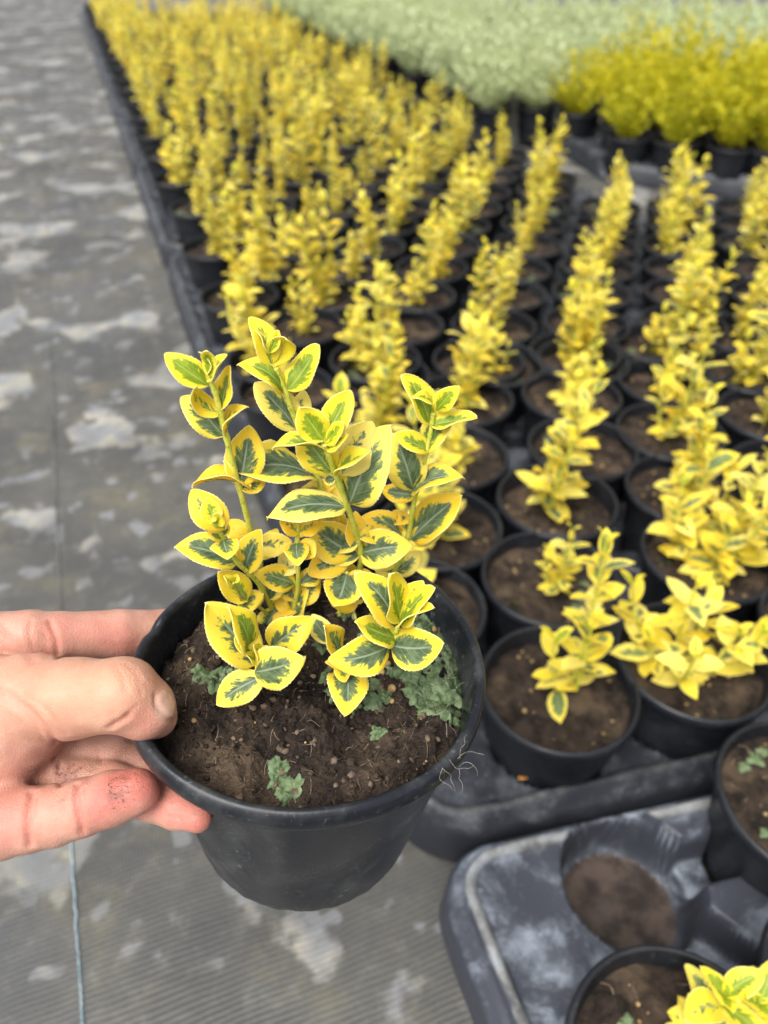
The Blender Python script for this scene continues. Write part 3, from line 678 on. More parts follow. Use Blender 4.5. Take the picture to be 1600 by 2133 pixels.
# ------------------------------------------------------------------ beds beyond: golden and silvery shrubs in black pots
def tuft(seed, kind):
    r = random.Random(seed); mb = MB()
    if kind == 'gold':
        H, W, nb, lf = 0.215, 0.115, 50, 28
    else: H, W, nb, lf = 0.175, 0.115, 56, 22
    for k in range(nb):
        a = r.uniform(0, 6.28); e = math.sqrt(r.random()); hh = H * (1 - 0.45 * e * e) * r.uniform(0.6, 1.1)
        b0 = np.array([math.cos(a) * 0.01, math.sin(a) * 0.01, 0.0]); tip = np.array([math.cos(a) * W * e, math.sin(a) * W * e, hh])
        if kind == 'gold' and r.random() < 0.12: tip[2] *= 1.22
        tone_ = r.random()
        for q in range(lf):
            f = 0.10 + 0.90 * q / lf; p = b0 * (1 - f) ** 1.4 + tip * f ** (1.0) ; p[2] = tip[2] * f ** 0.85
            an = r.uniform(0, 6.28); L = (r.uniform(0.008, 0.015) if kind == 'gold' else r.uniform(0.012, 0.022))
            d = unit([math.cos(an), math.sin(an), r.uniform(0.1, 1.3)]) * L; sd = unit(np.cross(d, [r.uniform(-1, 1), r.uniform(-1, 1), 0.3])) * L * (0.30 if kind == 'gold' else 0.17)
            V = [p, p + d * .5 + sd, p + d, p + d * .5 - sd]; c = [min(1, max(0, 0.6 * tone_ + 0.4 * r.random() - 0.1)), min(1, f * r.uniform(.4, 1.1)), 0, .5]
            mb.add(V, [[0, 1, 2, 3]], 0, None, [c] * 4)
    return mb.mesh('foliage', [M[kind]], False)
gold = [tuft(500 + k, 'gold') for k in range(5)]; silver = [tuft(600 + k, 'silver') for k in range(5)]
def bed_plant(nm, x, y, meshes, label, group, r, sc):
    root = empty(nm, (x, y, 0.012)); tagit(root, label, 'potted shrub', group)
    mesh_obj('pot', pot_me, root)
    so = mesh_obj('soil', soils[r.randrange(5)], root, (0, 0, 0.08))
    o = mesh_obj('foliage', meshes[r.randrange(len(meshes))], root, (0, 0, 0.078)); o.rotation_euler = (0, 0, r.uniform(0, 6.28)); o.scale = (sc, sc, sc * r.uniform(.85, 1.15))
uB = np.array([-0.34, 0.94])
r = random.Random(77); ng = ns_ = 0
silv_names = 'blurred potted silvery green shrubs in the bed at the back'
GU = np.array([0.91, -0.41]); GV = np.array([-0.20, 0.98]); G0 = np.array([0.62, 2.03])   # near edge of the golden bed runs down to the right
for j in range(0, 4):
    for i in range(0, 15):
        p = G0 + GU * (0.120 * i + 0.060 * (j % 2)) + GV * (0.14 * j) + np.array([r.uniform(-.012, .012), r.uniform(-.012, .012)])
        if not seen(p[0], p[1], 0.32, 160, 60): continue
        ng += 1; bed_plant('potted_golden_shrub', p[0], p[1], gold, 'golden feathery potted shrub, %s from the bed\'s left end, %s row from its front' % (ORD[i], ORD[j]), 'golden feathery potted shrubs at upper right', r, r.uniform(0.78, 1.25))
for j in range(0, 30):
    for i in range(0, 22):
        p = np.array([0.31, 2.38]) + uB * (0.15 * j) + V_FAR * (0.145 * i + 0.072 * (j % 2)) + np.array([r.uniform(-.01, .01), r.uniform(-.01, .01)])
        if not seen(p[0], p[1], 0.32, 120, 60) or p[1] > 5.2: continue
        if p[1] > 3.9 and i > 5: continue
        if p[0] > 0.50 and p[1] < 2.74 - 0.35 * (p[0] - 0.6): continue
        ns_ += 1; bed_plant('potted_silver_shrub', p[0], p[1], silver, 'blurred silvery green shrub in a black pot in the far bed', silv_names, r, r.uniform(0.95, 1.2))
print('yellow', len(pots), 'gold', ng, 'silver', ns_)
mt = tray_mesh('plant_tray', np.array([0.0, 0.0]), GV / np.linalg.norm(GV), GU, 0.54, 0.56, [GV * (0.14 * j + 0.07) + GU * (0.135 * i + 0.068 * (j % 2) + 0.068) for j in range(4) for i in range(4)], 0.006, M['tray'])
for c in range(0, 3):
    o = G0 + GV * (-0.07) + GU * (0.545 * c - 0.068)
    tray('plant_tray', 'black tray under the golden shrubs, %s from its left end' % ORD[c], mt, o, 'black trays under the golden bed')
for k in range(3):
    o = np.array([-2.90, 5.0]) + U_FAR * (0.66 * k)
    tray('plant_tray', 'dark tray across the path at the far upper left corner, %s back' % ORD[k], mt, o, 'dark trays across the path')

# ------------------------------------------------------------------ data measured for the lifted pot (mm, from the pot base) and hand (mm)
STEMS = [["S1", 2.2, [[-6.8, 27.5, 80.8], [-10.2, 27.5, 96.0], [-11.1, 27.5, 113.2], [-12.3, 27.5, 127.0], [-13.9, 27.5, 147.6], [-14.6, 27.5, 153.7], [-15.2, 27.5, 165.8], [-15.8, 27.5, 175.1], [-16.4, 27.5, 182.2], [-17.3, 27.5, 185.8]]], ["S1b", 1.9, [[-8.5, 29.8, 80.9], [-10.0, 20.7, 106.8], [-12.4, 16.9, 117.8], [-15.0, 14.0, 125.9], [-16.3, 9.0, 140.3], [-17.2, 5.9, 149.3], [-17.1, 4.8, 152.3]]], ["S1c", 1.3, [[-9.3, 29.0, 81.0], [-12.7, 20.6, 97.8], [-17.4, 20.6, 97.8], [-16.1, 12.8, 113.4], [-16.2, 8.5, 121.9]]], ["S3", 1.9, [[-2.4, 25.5, 80.4], [0.6, 25.5, 95.6], [2.2, 25.5, 104.4], [3.4, 25.5, 124.0], [4.2, 25.5, 130.8], [5.2, 25.5, 135.4]]], ["S2", 2.2, [[13.8, 40.7, 78.7], [14.3, 42.1, 101.7], [13.1, 43.1, 118.8], [11.0, 43.9, 132.9], [7.5, 44.7, 145.6], [4.6, 45.4, 157.5], [2.6, 45.9, 165.1], [1.6, 46.2, 170.3], [0.5, 46.4, 173.7], [-1.0, 46.7, 179.0]]], ["S4", 2.3, [[20.5, 40.0, 78.0], [23.8, 34.9, 101.0], [24.8, 32.1, 114.0], [22.9, 29.1, 127.6], [20.8, 26.3, 140.6], [19.1, 24.1, 150.2], [17.7, 22.8, 156.3], [16.4, 21.2, 163.4], [15.4, 20.1, 168.6]]], ["S5", 2.1, [[32.9, 45.1, 76.8], [39.4, 47.3, 95.3], [42.1, 48.5, 104.7], [43.8, 50.1, 118.6], [45.0, 51.1, 126.5], [46.9, 52.2, 136.0], [48.2, 53.0, 142.4], [49.2, 53.8, 149.4], [49.7, 54.4, 154.0], [50.0, 54.8, 157.2]]], ["S6", 1.9, [[-2.9, 19.5, 80.4], [-5.9, 4.5, 93.8], [-6.9, -7.0, 103.0], [-7.4, -10.0, 106.1]]], ["S7", 2.0, [[27.2, 34.2, 77.4], [33.1, 14.5, 96.9], [36.5, -3.5, 111.7], [37.3, -5.2, 115.7]]], ["S8", 1.7, [[21.1, 22.8, 78.0], [19.9, 5.9, 88.2], [19.4, -3.7, 93.3]]], ["S9", 1.7, [[15.5, 29.5, 78.6], [18.1, 29.5, 96.5], [19.5, 29.5, 106.0]]], ["S10", 1.5, [[7.8, 19.3, 79.4], [4.3, 20.3, 76.0], [2.3, 19.7, 78.2]]]]
LEAVES = [
["S1", -18.0, 27.5, 183.7, -29.1, 28.9, 193.5, 7.4, 0.48, -0.6, 0.64, 0.7, 0.9, 0, 15, 10],
["S1", -17.2, 27.5, 186.9, -16.1, 25.6, 196.1, 4.7, -0.49, -0.86, -0.12, 0.8, 1, 0, 10, -10],
["S1", -18.0, 27.5, 187.4, -19.8, 30.5, 193.2, 3.4, 0.96, 0.0, 0.3, 0.2, 0.9, -0.5, 40, 25],
["S1", -16.9, 27.5, 184.5, -12.0, 30.8, 192.3, 4.9, -0.69, -0.4, 0.6, 0.3, 0.9, 0, 45, 15],
["S1", -15.4, 27.5, 175.8, -11.8, 31.5, 188.3, 6.8, -0.61, -0.68, 0.4, 0.45, 0.55, 0.6, 20, -12],
["S1", -15.4, 27.5, 174.1, -20.7, 23.7, 185.8, 6.7, 0.89, -0.35, 0.29, 0.15, 0.4, 0.4, 15, -30],
["S1", -15.9, 27.5, 166.3, -28.2, 32.3, 177.2, 9.0, 0.19, -0.8, 0.57, 0.65, 0, -0.2, 12, 12],
["S1", -15.7, 27.5, 166.5, -7.6, 28.8, 176.0, 6.3, -0.73, -0.21, 0.66, 0.3, 0.1, 0.5, 45, 5],
["S1", -13.6, 27.5, 146.8, -9.5, 35.5, 165.1, 11.1, 0.15, -0.92, 0.37, 0.6, 0, 0.4, 10, 10],
["S1", -14.1, 27.5, 147.6, -18.0, 37.4, 155.7, 6.7, 0.62, -0.34, 0.7, 0.0, 0, 0.2, 20, 10],
["S1", -9.9, 27.5, 146.4, -28.4, 25.5, 148.3, 9.4, 0.08, 0.23, 0.97, 0.2, 0.1, 0.8, 50, 20],
["S1b", -14.8, 6.8, 146.6, -24.4, 12.6, 157.3, 8.9, 0.24, -0.75, 0.62, 0.35, 0, 0.7, 12, 10],
["S1b", -17.3, 5.8, 149.6, -19.6, 9.9, 156.3, 5.7, 0.25, -0.78, 0.57, 0.35, 0.9, 0, 10, -5],
["S1b", -17.3, 6.0, 148.8, -14.5, 3.6, 155.5, 3.9, -0.47, -0.87, -0.12, 0.1, 1, 0, 20, 0],
["S1b", -16.9, 8.5, 141.7, -20.5, 6.8, 145.6, 2.9, 0.67, -0.66, 0.33, 0.7, 0.3, 0.5, 10, 10],
["S1b", -16.7, 8.1, 142.9, -14.7, 10.6, 145.4, 2.9, 0.19, -0.76, 0.62, 0.6, 0.3, 0.6, 10, 10],
["S1b", -16.4, 8.9, 140.6, -13.6, 0.2, 140.6, 7.6, -0.02, 0.0, 1.0, 0.6, 0.1, 0.2, 8, 8],
["S1b", -14.9, 14.2, 125.6, -34.0, 12.9, 133.6, 10.4, 0.38, -0.38, 0.84, 0.8, 0, 0.1, 12, 12],
["S1b", -14.0, 16.5, 118.8, -7.0, 20.7, 134.2, 8.7, -0.29, -0.88, 0.37, 0.6, 0, 0.4, 15, 8],
["S1", -12.9, 27.5, 123.7, -21.8, 32.4, 127.3, 6.6, -0.03, -0.63, 0.77, 0.05, 0, 0.9, 10, 15],
["S1c", -15.0, 17.9, 103.2, -23.4, 19.4, 116.4, 9.0, 0.47, -0.79, 0.4, 0.4, 0.6, 0.5, 10, 8],
["S1c", -19.4, 21.7, 95.6, -9.6, 20.5, 104.4, 7.2, -0.43, -0.82, 0.37, 0.6, 0.2, 0.2, 12, 8],
["S1c", -16.1, 9.0, 121.0, -18.3, 7.4, 126.2, 2.9, 0.85, -0.47, 0.23, 0.2, 1, 0, 20, 10],
["S1c", -16.1, 8.8, 121.5, -15.0, 11.2, 123.2, 2.5, 0.23, -0.63, 0.74, 0.2, 1, 0, 20, 10],
["S3", 1.0, 25.5, 104.1, -12.3, 24.0, 110.5, 8.5, 0.37, -0.69, 0.62, 0.6, 0.2, 0.6, 10, 10],
["S3", 2.8, 25.5, 110.4, -4.9, 33.2, 110.1, 7.6, -0.39, -0.35, 0.85, 0.1, 0, -0.8, 10, 12],
["S3", 2.5, 25.5, 104.1, 9.9, 32.3, 105.1, 6.3, 0.36, -0.51, 0.78, 0.65, 0, 0.3, 10, 10],
["S3", 4.4, 25.5, 128.6, -1.2, 24.1, 135.2, 5.5, 0.55, -0.78, 0.3, 0.15, 0.1, 0.9, 25, 10],
["S3", 4.6, 25.5, 129.0, 11.6, 28.0, 131.2, 5.8, 0.07, -0.76, 0.65, 0.2, 0.1, 0.8, 25, 10],
["S3", 3.4, 25.5, 124.0, 4.8, 15.0, 123.5, 7.4, 0.04, -0.05, 1.0, 0.8, 0.1, 0.7, 8, 10],
["S3", 3.9, 25.5, 124.2, 9.6, 20.3, 122.4, 7.5, -0.2, -0.51, 0.84, 0.3, 0, 0.7, 8, 10],
["S3", 5.3, 25.5, 135.0, 1.4, 29.2, 138.1, 4.2, -0.01, -0.65, 0.76, 0.3, 0.9, 0.1, 20, 10],
["S3", 5.3, 25.5, 135.0, 8.7, 29.1, 137.8, 4.2, 0.18, -0.69, 0.7, 0.3, 0.9, 0.1, 20, 10],
["S2", -2.1, 46.8, 180.0, -8.5, 53.0, 193.3, 8.0, 0.46, -0.69, 0.55, 0.15, 0.8, 0.1, 14, 8],
["S2", -1.4, 46.7, 179.5, 3.5, 44.1, 190.5, 7.4, -0.16, -0.97, -0.17, 0.05, 0.85, 0.1, 12, -35],
["S2", -2.8, 47.0, 183.8, -6.3, 48.2, 191.6, 4.3, 0.9, -0.12, 0.42, 0.6, 0.95, -0.2, 40, 10],
["S2", -2.5, 47.0, 184.3, 0.5, 50.1, 190.4, 3.7, -0.12, -0.86, 0.49, 0.6, 0.95, 0, 35, -15],
["S2", 2.0, 46.2, 171.3, 12.4, 50.5, 185.5, 9.1, -0.46, -0.7, 0.55, 0.75, 0.8, 0.1, 14, 8],
["S2", 0.4, 46.2, 170.6, -12.8, 45.5, 181.0, 8.4, 0.59, -0.34, 0.73, 0.7, 0.75, 0.2, 20, 22],
["S2", 4.1, 45.4, 156.6, -9.3, 51.8, 171.1, 10.4, 0.38, -0.67, 0.64, 0.5, 0, -0.5, 12, 10],
["S2", 4.6, 45.4, 157.5, 6.0, 55.3, 166.3, 6.7, -0.36, -0.59, 0.72, 0.1, 0, -0.5, 12, 10],
["S4", 15.2, 19.8, 170.0, 9.1, 20.3, 181.2, 8.4, 0.31, -0.93, 0.21, 0.7, 1, 0, 12, -10],
["S4", 15.8, 19.9, 169.2, 23.5, 25.3, 183.8, 8.7, -0.41, -0.76, 0.5, 0.45, 0.8, 0.1, 14, 10],
["S4", 15.7, 20.0, 168.8, 21.5, 18.0, 177.5, 5.3, -0.72, -0.6, 0.34, 0.5, 1, 0, 20, -10],
["S4", 16.0, 20.5, 166.6, 22.5, 18.2, 173.3, 4.8, -0.69, -0.56, 0.47, 0.6, 0.9, 0, 25, 10],
["S4", 16.1, 20.7, 166.0, 0.3, 17.7, 168.5, 8.1, 0.12, 0.19, 0.97, 0.6, 0.7, 0, 40, 8],
["S4", 17.0, 22.9, 155.9, 7.5, 29.0, 168.7, 10.7, 0.14, -0.85, 0.51, 0.45, 0.5, 0.2, 12, 8],
["S4", 17.8, 23.0, 155.4, 29.2, 21.0, 165.0, 7.5, -0.65, -0.06, 0.76, 0.3, 0.7, 0, 35, 15],
["S4", 21.6, 26.4, 140.1, 35.4, 32.3, 167.2, 15.5, -0.38, -0.85, 0.38, 0.75, 0, -0.3, 12, 10],
["S4", 19.9, 23.1, 154.7, 29.5, 32.6, 168.4, 12.5, 0.03, -0.83, 0.56, 0.25, 0, -0.6, 10, 10],
["S2", 9.7, 44.2, 136.9, -15.6, 29.6, 151.2, 16.3, 0.48, 0.04, 0.88, 0.85, 0, -0.1, 12, 8],
["S4", 20.9, 26.6, 138.8, -5.1, 22.0, 138.0, 13.2, -0.01, -0.11, 0.99, 0.7, 0, -0.5, 10, 8],
["S4", 23.4, 32.6, 111.9, 6.9, 36.2, 123.2, 13.0, 0.22, -0.79, 0.58, 0.7, 0, 0.3, 12, 8],
["S4", 24.4, 32.4, 112.5, 42.8, 29.8, 118.4, 12.3, -0.3, -0.72, 0.62, 0.65, 0, -0.1, 10, 8],
["S4", 20.4, 32.8, 111.0, 6.1, 25.8, 108.7, 10.0, 0.2, -0.66, 0.72, 0.45, 0, 0.7, 12, 10],
["S4", 24.1, 32.2, 113.4, 22.8, 40.4, 125.6, 7.4, 0.27, -0.79, 0.56, 0.1, 0, 0.7, 14, 10],
["S4", 18.0, 23.4, 153.6, 13.9, 25.0, 151.4, 3.3, -0.52, -0.74, 0.42, 0.8, 0, -0.3, 12, 10],
["S2", 13.2, 43.7, 128.5, 5.3, 49.5, 130.9, 7.6, -0.22, -0.61, 0.76, 0.05, 0, 0.8, 12, 12],
["S2", 13.1, 43.2, 119.9, 15.5, 50.9, 128.3, 7.0, 0.08, -0.75, 0.66, 0.1, 0, 0.7, 12, 12],
["S2", 13.5, 42.8, 113.2, 4.4, 48.8, 117.4, 7.8, -0.09, -0.65, 0.75, 0.2, 0, 0.7, 12, 12],
["S5", 40.0, 48.6, 105.8, 24.0, 49.7, 114.3, 9.1, 0.4, -0.42, 0.81, 0.45, 0, 0.7, 14, 12],
["S5", 48.9, 54.3, 153.2, 39.2, 58.9, 170.1, 10.0, 0.6, -0.61, 0.51, 0.75, 0.85, 0, 16, 10],
["S5", 51.0, 54.9, 158.3, 58.1, 54.2, 168.3, 6.2, -0.36, -0.91, 0.19, 0.6, 0.95, 0, 18, 10],
["S5", 49.4, 55.2, 160.8, 42.6, 51.5, 165.5, 4.5, 0.63, -0.22, 0.74, 0.3, 0.95, 0, 25, 10],
["S5", 49.2, 54.2, 152.7, 64.8, 52.7, 157.2, 8.2, -0.29, -0.12, 0.95, 0.65, 0.8, -0.1, 30, 12],
["S5", 48.7, 52.9, 141.8, 58.2, 59.3, 156.2, 9.2, -0.6, -0.5, 0.62, 0.65, 0.4, -0.2, 20, 8],
["S5", 48.9, 53.0, 142.6, 36.7, 53.0, 150.2, 7.2, 0.47, -0.48, 0.74, 0.5, 0.7, 0.1, 25, 15],
["S5", 44.0, 51.1, 126.5, 36.1, 57.3, 147.7, 12.5, 0.09, -0.95, 0.31, 0.7, 0, -0.3, 12, 8],
["S5", 42.8, 50.9, 124.9, 61.6, 48.8, 134.2, 10.5, -0.45, -0.11, 0.88, 0.6, 0, 0.2, 35, 15],
["S5", 42.7, 48.4, 104.0, 61.9, 52.0, 123.6, 13.8, -0.54, -0.56, 0.63, 0.8, 0, 0.6, 12, 8],
["S5", 36.9, 46.5, 88.0, 47.8, 50.8, 96.4, 8.0, -0.16, -0.78, 0.61, 0.45, 0, -0.6, 12, 12],
["S6", -7.5, -11.3, 104.6, -21.3, -6.3, 128.1, 13.9, 0.66, -0.55, 0.5, 0.3, 0, -0.1, 12, 8],
["S6", -10.6, -7.9, 108.6, -14.3, -7.9, 128.0, 9.9, 0.9, -0.41, 0.17, 0.75, 0.75, 0.1, 12, 8],
["S6", -10.3, -8.4, 108.0, -12.9, -11.7, 118.7, 5.8, 0.97, -0.07, 0.22, 0.7, 0.95, 0, 12, 8],
["S6", -6.9, -9.9, 106.2, -7.6, -11.2, 114.7, 4.3, 0.97, -0.24, 0.04, 0.3, 1, 0, 20, 8],
["S6", -7.3, -7.0, 103.0, -4.1, -7.4, 109.4, 3.6, -0.69, -0.66, 0.31, 0.4, 1, 0, 20, 8],
["S6", -7.5, -10.3, 105.7, -10.0, -13.0, 112.4, 3.8, 0.92, 0.1, 0.38, 0.3, 1, 0, 20, 8],
["S6", -5.9, 4.5, 93.8, 9.2, 7.1, 106.8, 11.5, -0.29, -0.82, 0.5, 0.35, 0, 0.1, 12, 10],
["S6", -5.4, -13.4, 102.0, -20.7, -18.8, 94.6, 9.5, -0.09, -0.71, 0.7, 0.5, 0, -0.2, 10, 10],
["S6", -8.4, -12.7, 102.9, 8.8, -16.9, 116.0, 12.0, -0.55, -0.66, 0.51, 0.65, 0, -0.2, 8, 10],
["S6", -7.0, 20.0, 81.0, 1.6, 24.5, 90.7, 6.8, -0.62, -0.34, 0.71, 0.2, 0, 0.8, 25, 12],
["S7", 38.1, -4.1, 117.1, 35.2, -3.8, 138.5, 10.8, 0.82, -0.56, 0.12, 0.5, 0.9, 0.1, 14, 6],
["S7", 35.8, -4.9, 116.1, 24.5, 0.7, 134.5, 11.1, 0.61, -0.58, 0.55, 0.65, 0, 0.3, 12, 6],
["S7", 38.8, -3.5, 117.8, 45.3, 1.3, 130.1, 7.4, -0.68, -0.49, 0.55, 0.15, 0.3, 0.2, 14, 8],
["S7", 38.2, -4.5, 116.6, 48.3, -2.7, 131.7, 9.1, -0.8, -0.21, 0.56, 0.5, 0.8, 0.1, 16, 8],
["S7", 37.6, -5.2, 115.7, 48.2, -7.2, 127.7, 8.1, -0.72, 0.18, 0.67, 0.6, 0.85, 0, 30, 10],
["S7", 37.1, -4.9, 110.0, 24.2, -9.1, 122.8, 9.3, 0.72, -0.07, 0.69, 0.75, 0.8, -0.1, 10, 10],
["S7", 34.9, -6.5, 108.1, 15.9, -15.4, 112.7, 11.2, 0.42, -0.51, 0.75, 0.7, 0, 0.2, 10, 10],
["S7", 35.1, -6.3, 108.3, 51.3, -13.3, 117.4, 12.1, -0.58, -0.53, 0.62, 0.9, 0, 0.1, 10, 10],
["S8", 20.1, -4.1, 92.8, 20.4, -23.1, 94.3, 11.9, 0.05, 0.08, 1.0, 0.6, 0, 0.3, 12, 14],
["S8", 18.9, -3.3, 93.8, 20.4, -13.7, 99.1, 6.0, -0.12, 0.43, 0.89, 0.6, 0.5, 0.3, 10, 8],
["S8", 17.5, 5.5, 87.9, 12.8, 5.2, 104.6, 8.7, 0.89, -0.38, 0.24, 0.5, 0.3, 0.7, 12, 8],
["S8", 19.1, -3.5, 93.6, 13.6, -5.3, 98.4, 3.7, 0.68, -0.3, 0.67, 0.4, 0.3, 0.7, 12, 8],
["S9", 19.5, 29.5, 105.5, 15.9, 16.1, 102.5, 12.3, 0.21, -0.27, 0.94, 0.9, 0, 0.5, 8, 8],
["S9", 19.5, 29.5, 105.0, 26.0, 26.8, 99.3, 8.7, 0.2, -0.78, 0.59, 0.5, 0, 0.6, 8, 8],
["S8", 22.5, 25.0, 80.7, 12.7, 29.5, 80.5, 11.4, -0.27, -0.55, 0.79, 1.0, 0, -0.9, 8, 8],
["S8", 14.4, 8.6, 91.5, 7.5, 16.1, 98.2, 6.8, 0.06, -0.63, 0.77, 0.9, 0.1, -0.6, 8, 8],
["S10", 5.8, 13.9, 68.3, 8.4, 9.3, 65.0, 3.3, 0.06, -0.55, 0.83, 0.2, 0, 1, 30, 40],
["S3", -1.3, 25.5, 91.4, -2.2, 26.2, 97.9, 3.3, 0.48, -0.86, 0.17, 0.4, 0.1, 0.8, 20, 8],
["S1", -7.3, 27.5, 90.3, -11.6, 25.8, 79.8, 8.3, -0.11, -0.97, 0.2, 0.85, 0.1, -0.2, 12, 10],
["S5", 36.9, 46.4, 87.1, 31.1, 53.5, 90.8, 8.4, -0.16, -0.55, 0.82, 0.4, 0, -0.2, 12, 12],
["S4", 22.7, 34.6, 102.6, 27.6, 33.1, 93.2, 7.2, 0.31, -0.9, 0.3, 0.4, 0, 0.5, 12, 12],
["S2", 14.4, 42.2, 104.0, 8.0, 49.0, 105.2, 8.0, -0.3, -0.43, 0.85, 0.4, 0, 0.5, 12, 12],
["S2", 11.1, 43.9, 131.8, 3.6, 47.0, 130.8, 4.3, -0.37, -0.68, 0.63, 0.45, 0, -0.4, 12, 12],
["S2", 13.3, 42.9, 115.3, 22.4, 48.7, 106.5, 7.0, 0.69, -0.01, 0.72, 0.45, 0, 0.5, 12, 12],
["S2", 13.5, 42.7, 112.8, 14.3, 46.7, 126.7, 8.3, 0.06, -0.96, 0.27, 0.2, 0, 0.1, 12, 12],
["S2", 13.4, 42.8, 114.1, 6.6, 44.8, 121.2, 5.1, 0.27, -0.83, 0.49, 0.7, 0, 0.7, 12, 12],
["S2", 13.4, 42.8, 114.6, 0.4, 49.5, 107.7, 8.1, -0.48, -0.02, 0.88, 0.45, 0, 0.0, 12, 12],
["S2", 14.1, 42.2, 104.5, 17.5, 48.2, 107.9, 4.5, 0.18, -0.56, 0.81, 0.45, 0, 0.1, 12, 12],
["S2", 13.4, 42.8, 113.5, 10.7, 47.5, 124.7, 7.2, 0.14, -0.9, 0.42, 0.0, 0, 0.5, 12, 12],
["S2", 14.2, 41.3, 89.5, 21.2, 47.2, 91.8, 5.3, 0.23, -0.58, 0.78, 0.45, 0, -0.1, 12, 12],
["S2", 14.1, 42.2, 104.5, 7.3, 43.3, 113.0, 5.6, 0.36, -0.85, 0.39, 0.0, 0, 0.2, 12, 12],
["S3", -1.3, 25.5, 86.7, 5.2, 27.0, 99.6, 7.3, -0.6, -0.7, 0.39, 0.7, 0, 0.0, 12, 12],
["S3", 0.3, 25.5, 93.8, 9.4, 30.7, 100.5, 6.9, -0.02, -0.77, 0.64, 0.45, 0, 0.3, 12, 12],
["S3", -1.4, 25.5, 86.1, -0.6, 34.1, 92.9, 5.6, 0.13, -0.62, 0.77, 0.45, 0, -0.1, 12, 12],
["S3", 0.6, 25.5, 95.6, -8.0, 30.7, 102.2, 6.2, 0.13, -0.69, 0.72, 0.45, 0, 0.5, 12, 12],
["S3", -0.8, 25.5, 88.5, -7.7, 30.3, 91.7, 5.8, -0.03, -0.57, 0.82, 0.0, 0, 0.6, 12, 12],
["S4", 21.2, 38.7, 83.9, 11.0, 41.7, 90.2, 7.9, 0.18, -0.74, 0.65, 0.45, 0, 0.1, 12, 12],
["S4", 22.2, 37.3, 90.1, 13.2, 43.6, 86.3, 5.8, -0.35, 0.05, 0.93, 0.0, 0, 0.6, 12, 12],
["S4", 22.2, 37.3, 90.1, 32.7, 40.8, 84.7, 7.1, 0.51, -0.64, 0.58, 0.45, 0, 0.3, 12, 12],
["S4", 22.2, 37.1, 91.1, 19.7, 39.5, 101.4, 5.7, 0.19, -0.95, 0.26, 0.0, 0, -0.3, 12, 12],
["S4", 23.7, 30.3, 122.1, 31.0, 36.3, 113.6, 6.3, 0.78, -0.06, 0.63, 0.2, 0, 0.2, 12, 12],
["S4", 24.1, 31.0, 118.9, 14.9, 33.6, 112.3, 5.8, -0.61, -0.25, 0.75, 0.7, 0, -0.3, 12, 12],
["S4", 24.6, 32.7, 111.3, 11.2, 36.1, 112.1, 9.0, -0.14, -0.69, 0.71, 0.7, 0, 0.2, 12, 12],
["S4", 24.5, 33.0, 109.8, 36.8, 35.7, 103.1, 7.1, 0.48, -0.61, 0.63, 0.2, 0, -0.2, 12, 12],
["S5", 37.6, 46.7, 90.2, 34.0, 54.8, 101.5, 7.2, 0.02, -0.81, 0.59, 0.2, 0, 0.3, 12, 12],
["S5", 43.0, 49.4, 112.9, 35.1, 56.5, 107.0, 6.0, -0.66, -0.13, 0.74, 0.0, 0, 0.9, 12, 12],
["S5", 42.1, 48.5, 104.7, 54.9, 48.8, 107.4, 7.2, -0.12, -0.75, 0.66, 0.45, 0, -0.0, 12, 12],
["S5", 44.7, 50.8, 124.3, 32.0, 53.2, 125.6, 6.6, -0.08, -0.77, 0.63, 0.7, 0, 0.7, 12, 12],
["S5", 42.6, 48.9, 108.7, 39.1, 53.1, 115.4, 4.9, 0.03, -0.84, 0.54, 0.45, 0, 0.7, 12, 12],
["S5", 40.7, 47.9, 99.7, 32.7, 52.4, 100.6, 5.8, -0.27, -0.62, 0.74, 0.45, 0, 0.1, 12, 12],
["S1", -7.7, 27.5, 86.6, -4.9, 32.6, 91.9, 4.0, -0.15, -0.67, 0.72, 0.0, 0, 0.1, 12, 12],
["S1", -11.7, 27.5, 119.9, 0.7, 30.8, 119.6, 7.6, 0.21, -0.71, 0.67, 0.2, 0, -0.3, 12, 12],
["S1", -11.3, 27.5, 114.6, -4.5, 34.1, 122.8, 6.8, 0.08, -0.81, 0.58, 0.0, 0, -0.1, 12, 12],
["S1", -13.8, 27.5, 146.2, -6.2, 32.8, 144.8, 5.0, 0.53, -0.61, 0.59, 0.45, 0, 0.4, 12, 12],
["S1b", -9.1, 24.2, 97.0, -4.3, 31.8, 104.9, 7.4, 0.12, -0.75, 0.65, 0.7, 0, -0.2, 12, 12],
["S1b", -11.8, 17.8, 115.3, -11.1, 20.7, 121.1, 3.3, -0.17, -0.87, 0.46, 0.2, 0, -0.2, 12, 12],
["S1b", -9.6, 22.8, 101.0, -19.1, 23.9, 93.7, 6.0, -0.5, -0.66, 0.55, 0.2, 0, -0.2, 12, 12],
["S9", 16.4, 29.5, 84.6, 23.2, 33.1, 96.3, 8.0, -0.19, -0.9, 0.39, 0.0, 0, 0.6, 12, 12],
["S9", 16.7, 29.5, 86.5, 12.2, 35.3, 88.3, 4.0, -0.18, -0.41, 0.9, 0.0, 0, 0.6, 12, 12],
["S9", 18.1, 29.5, 96.0, 26.7, 31.6, 90.9, 5.4, 0.49, -0.67, 0.56, 0.45, 0, 0.3, 12, 12]]
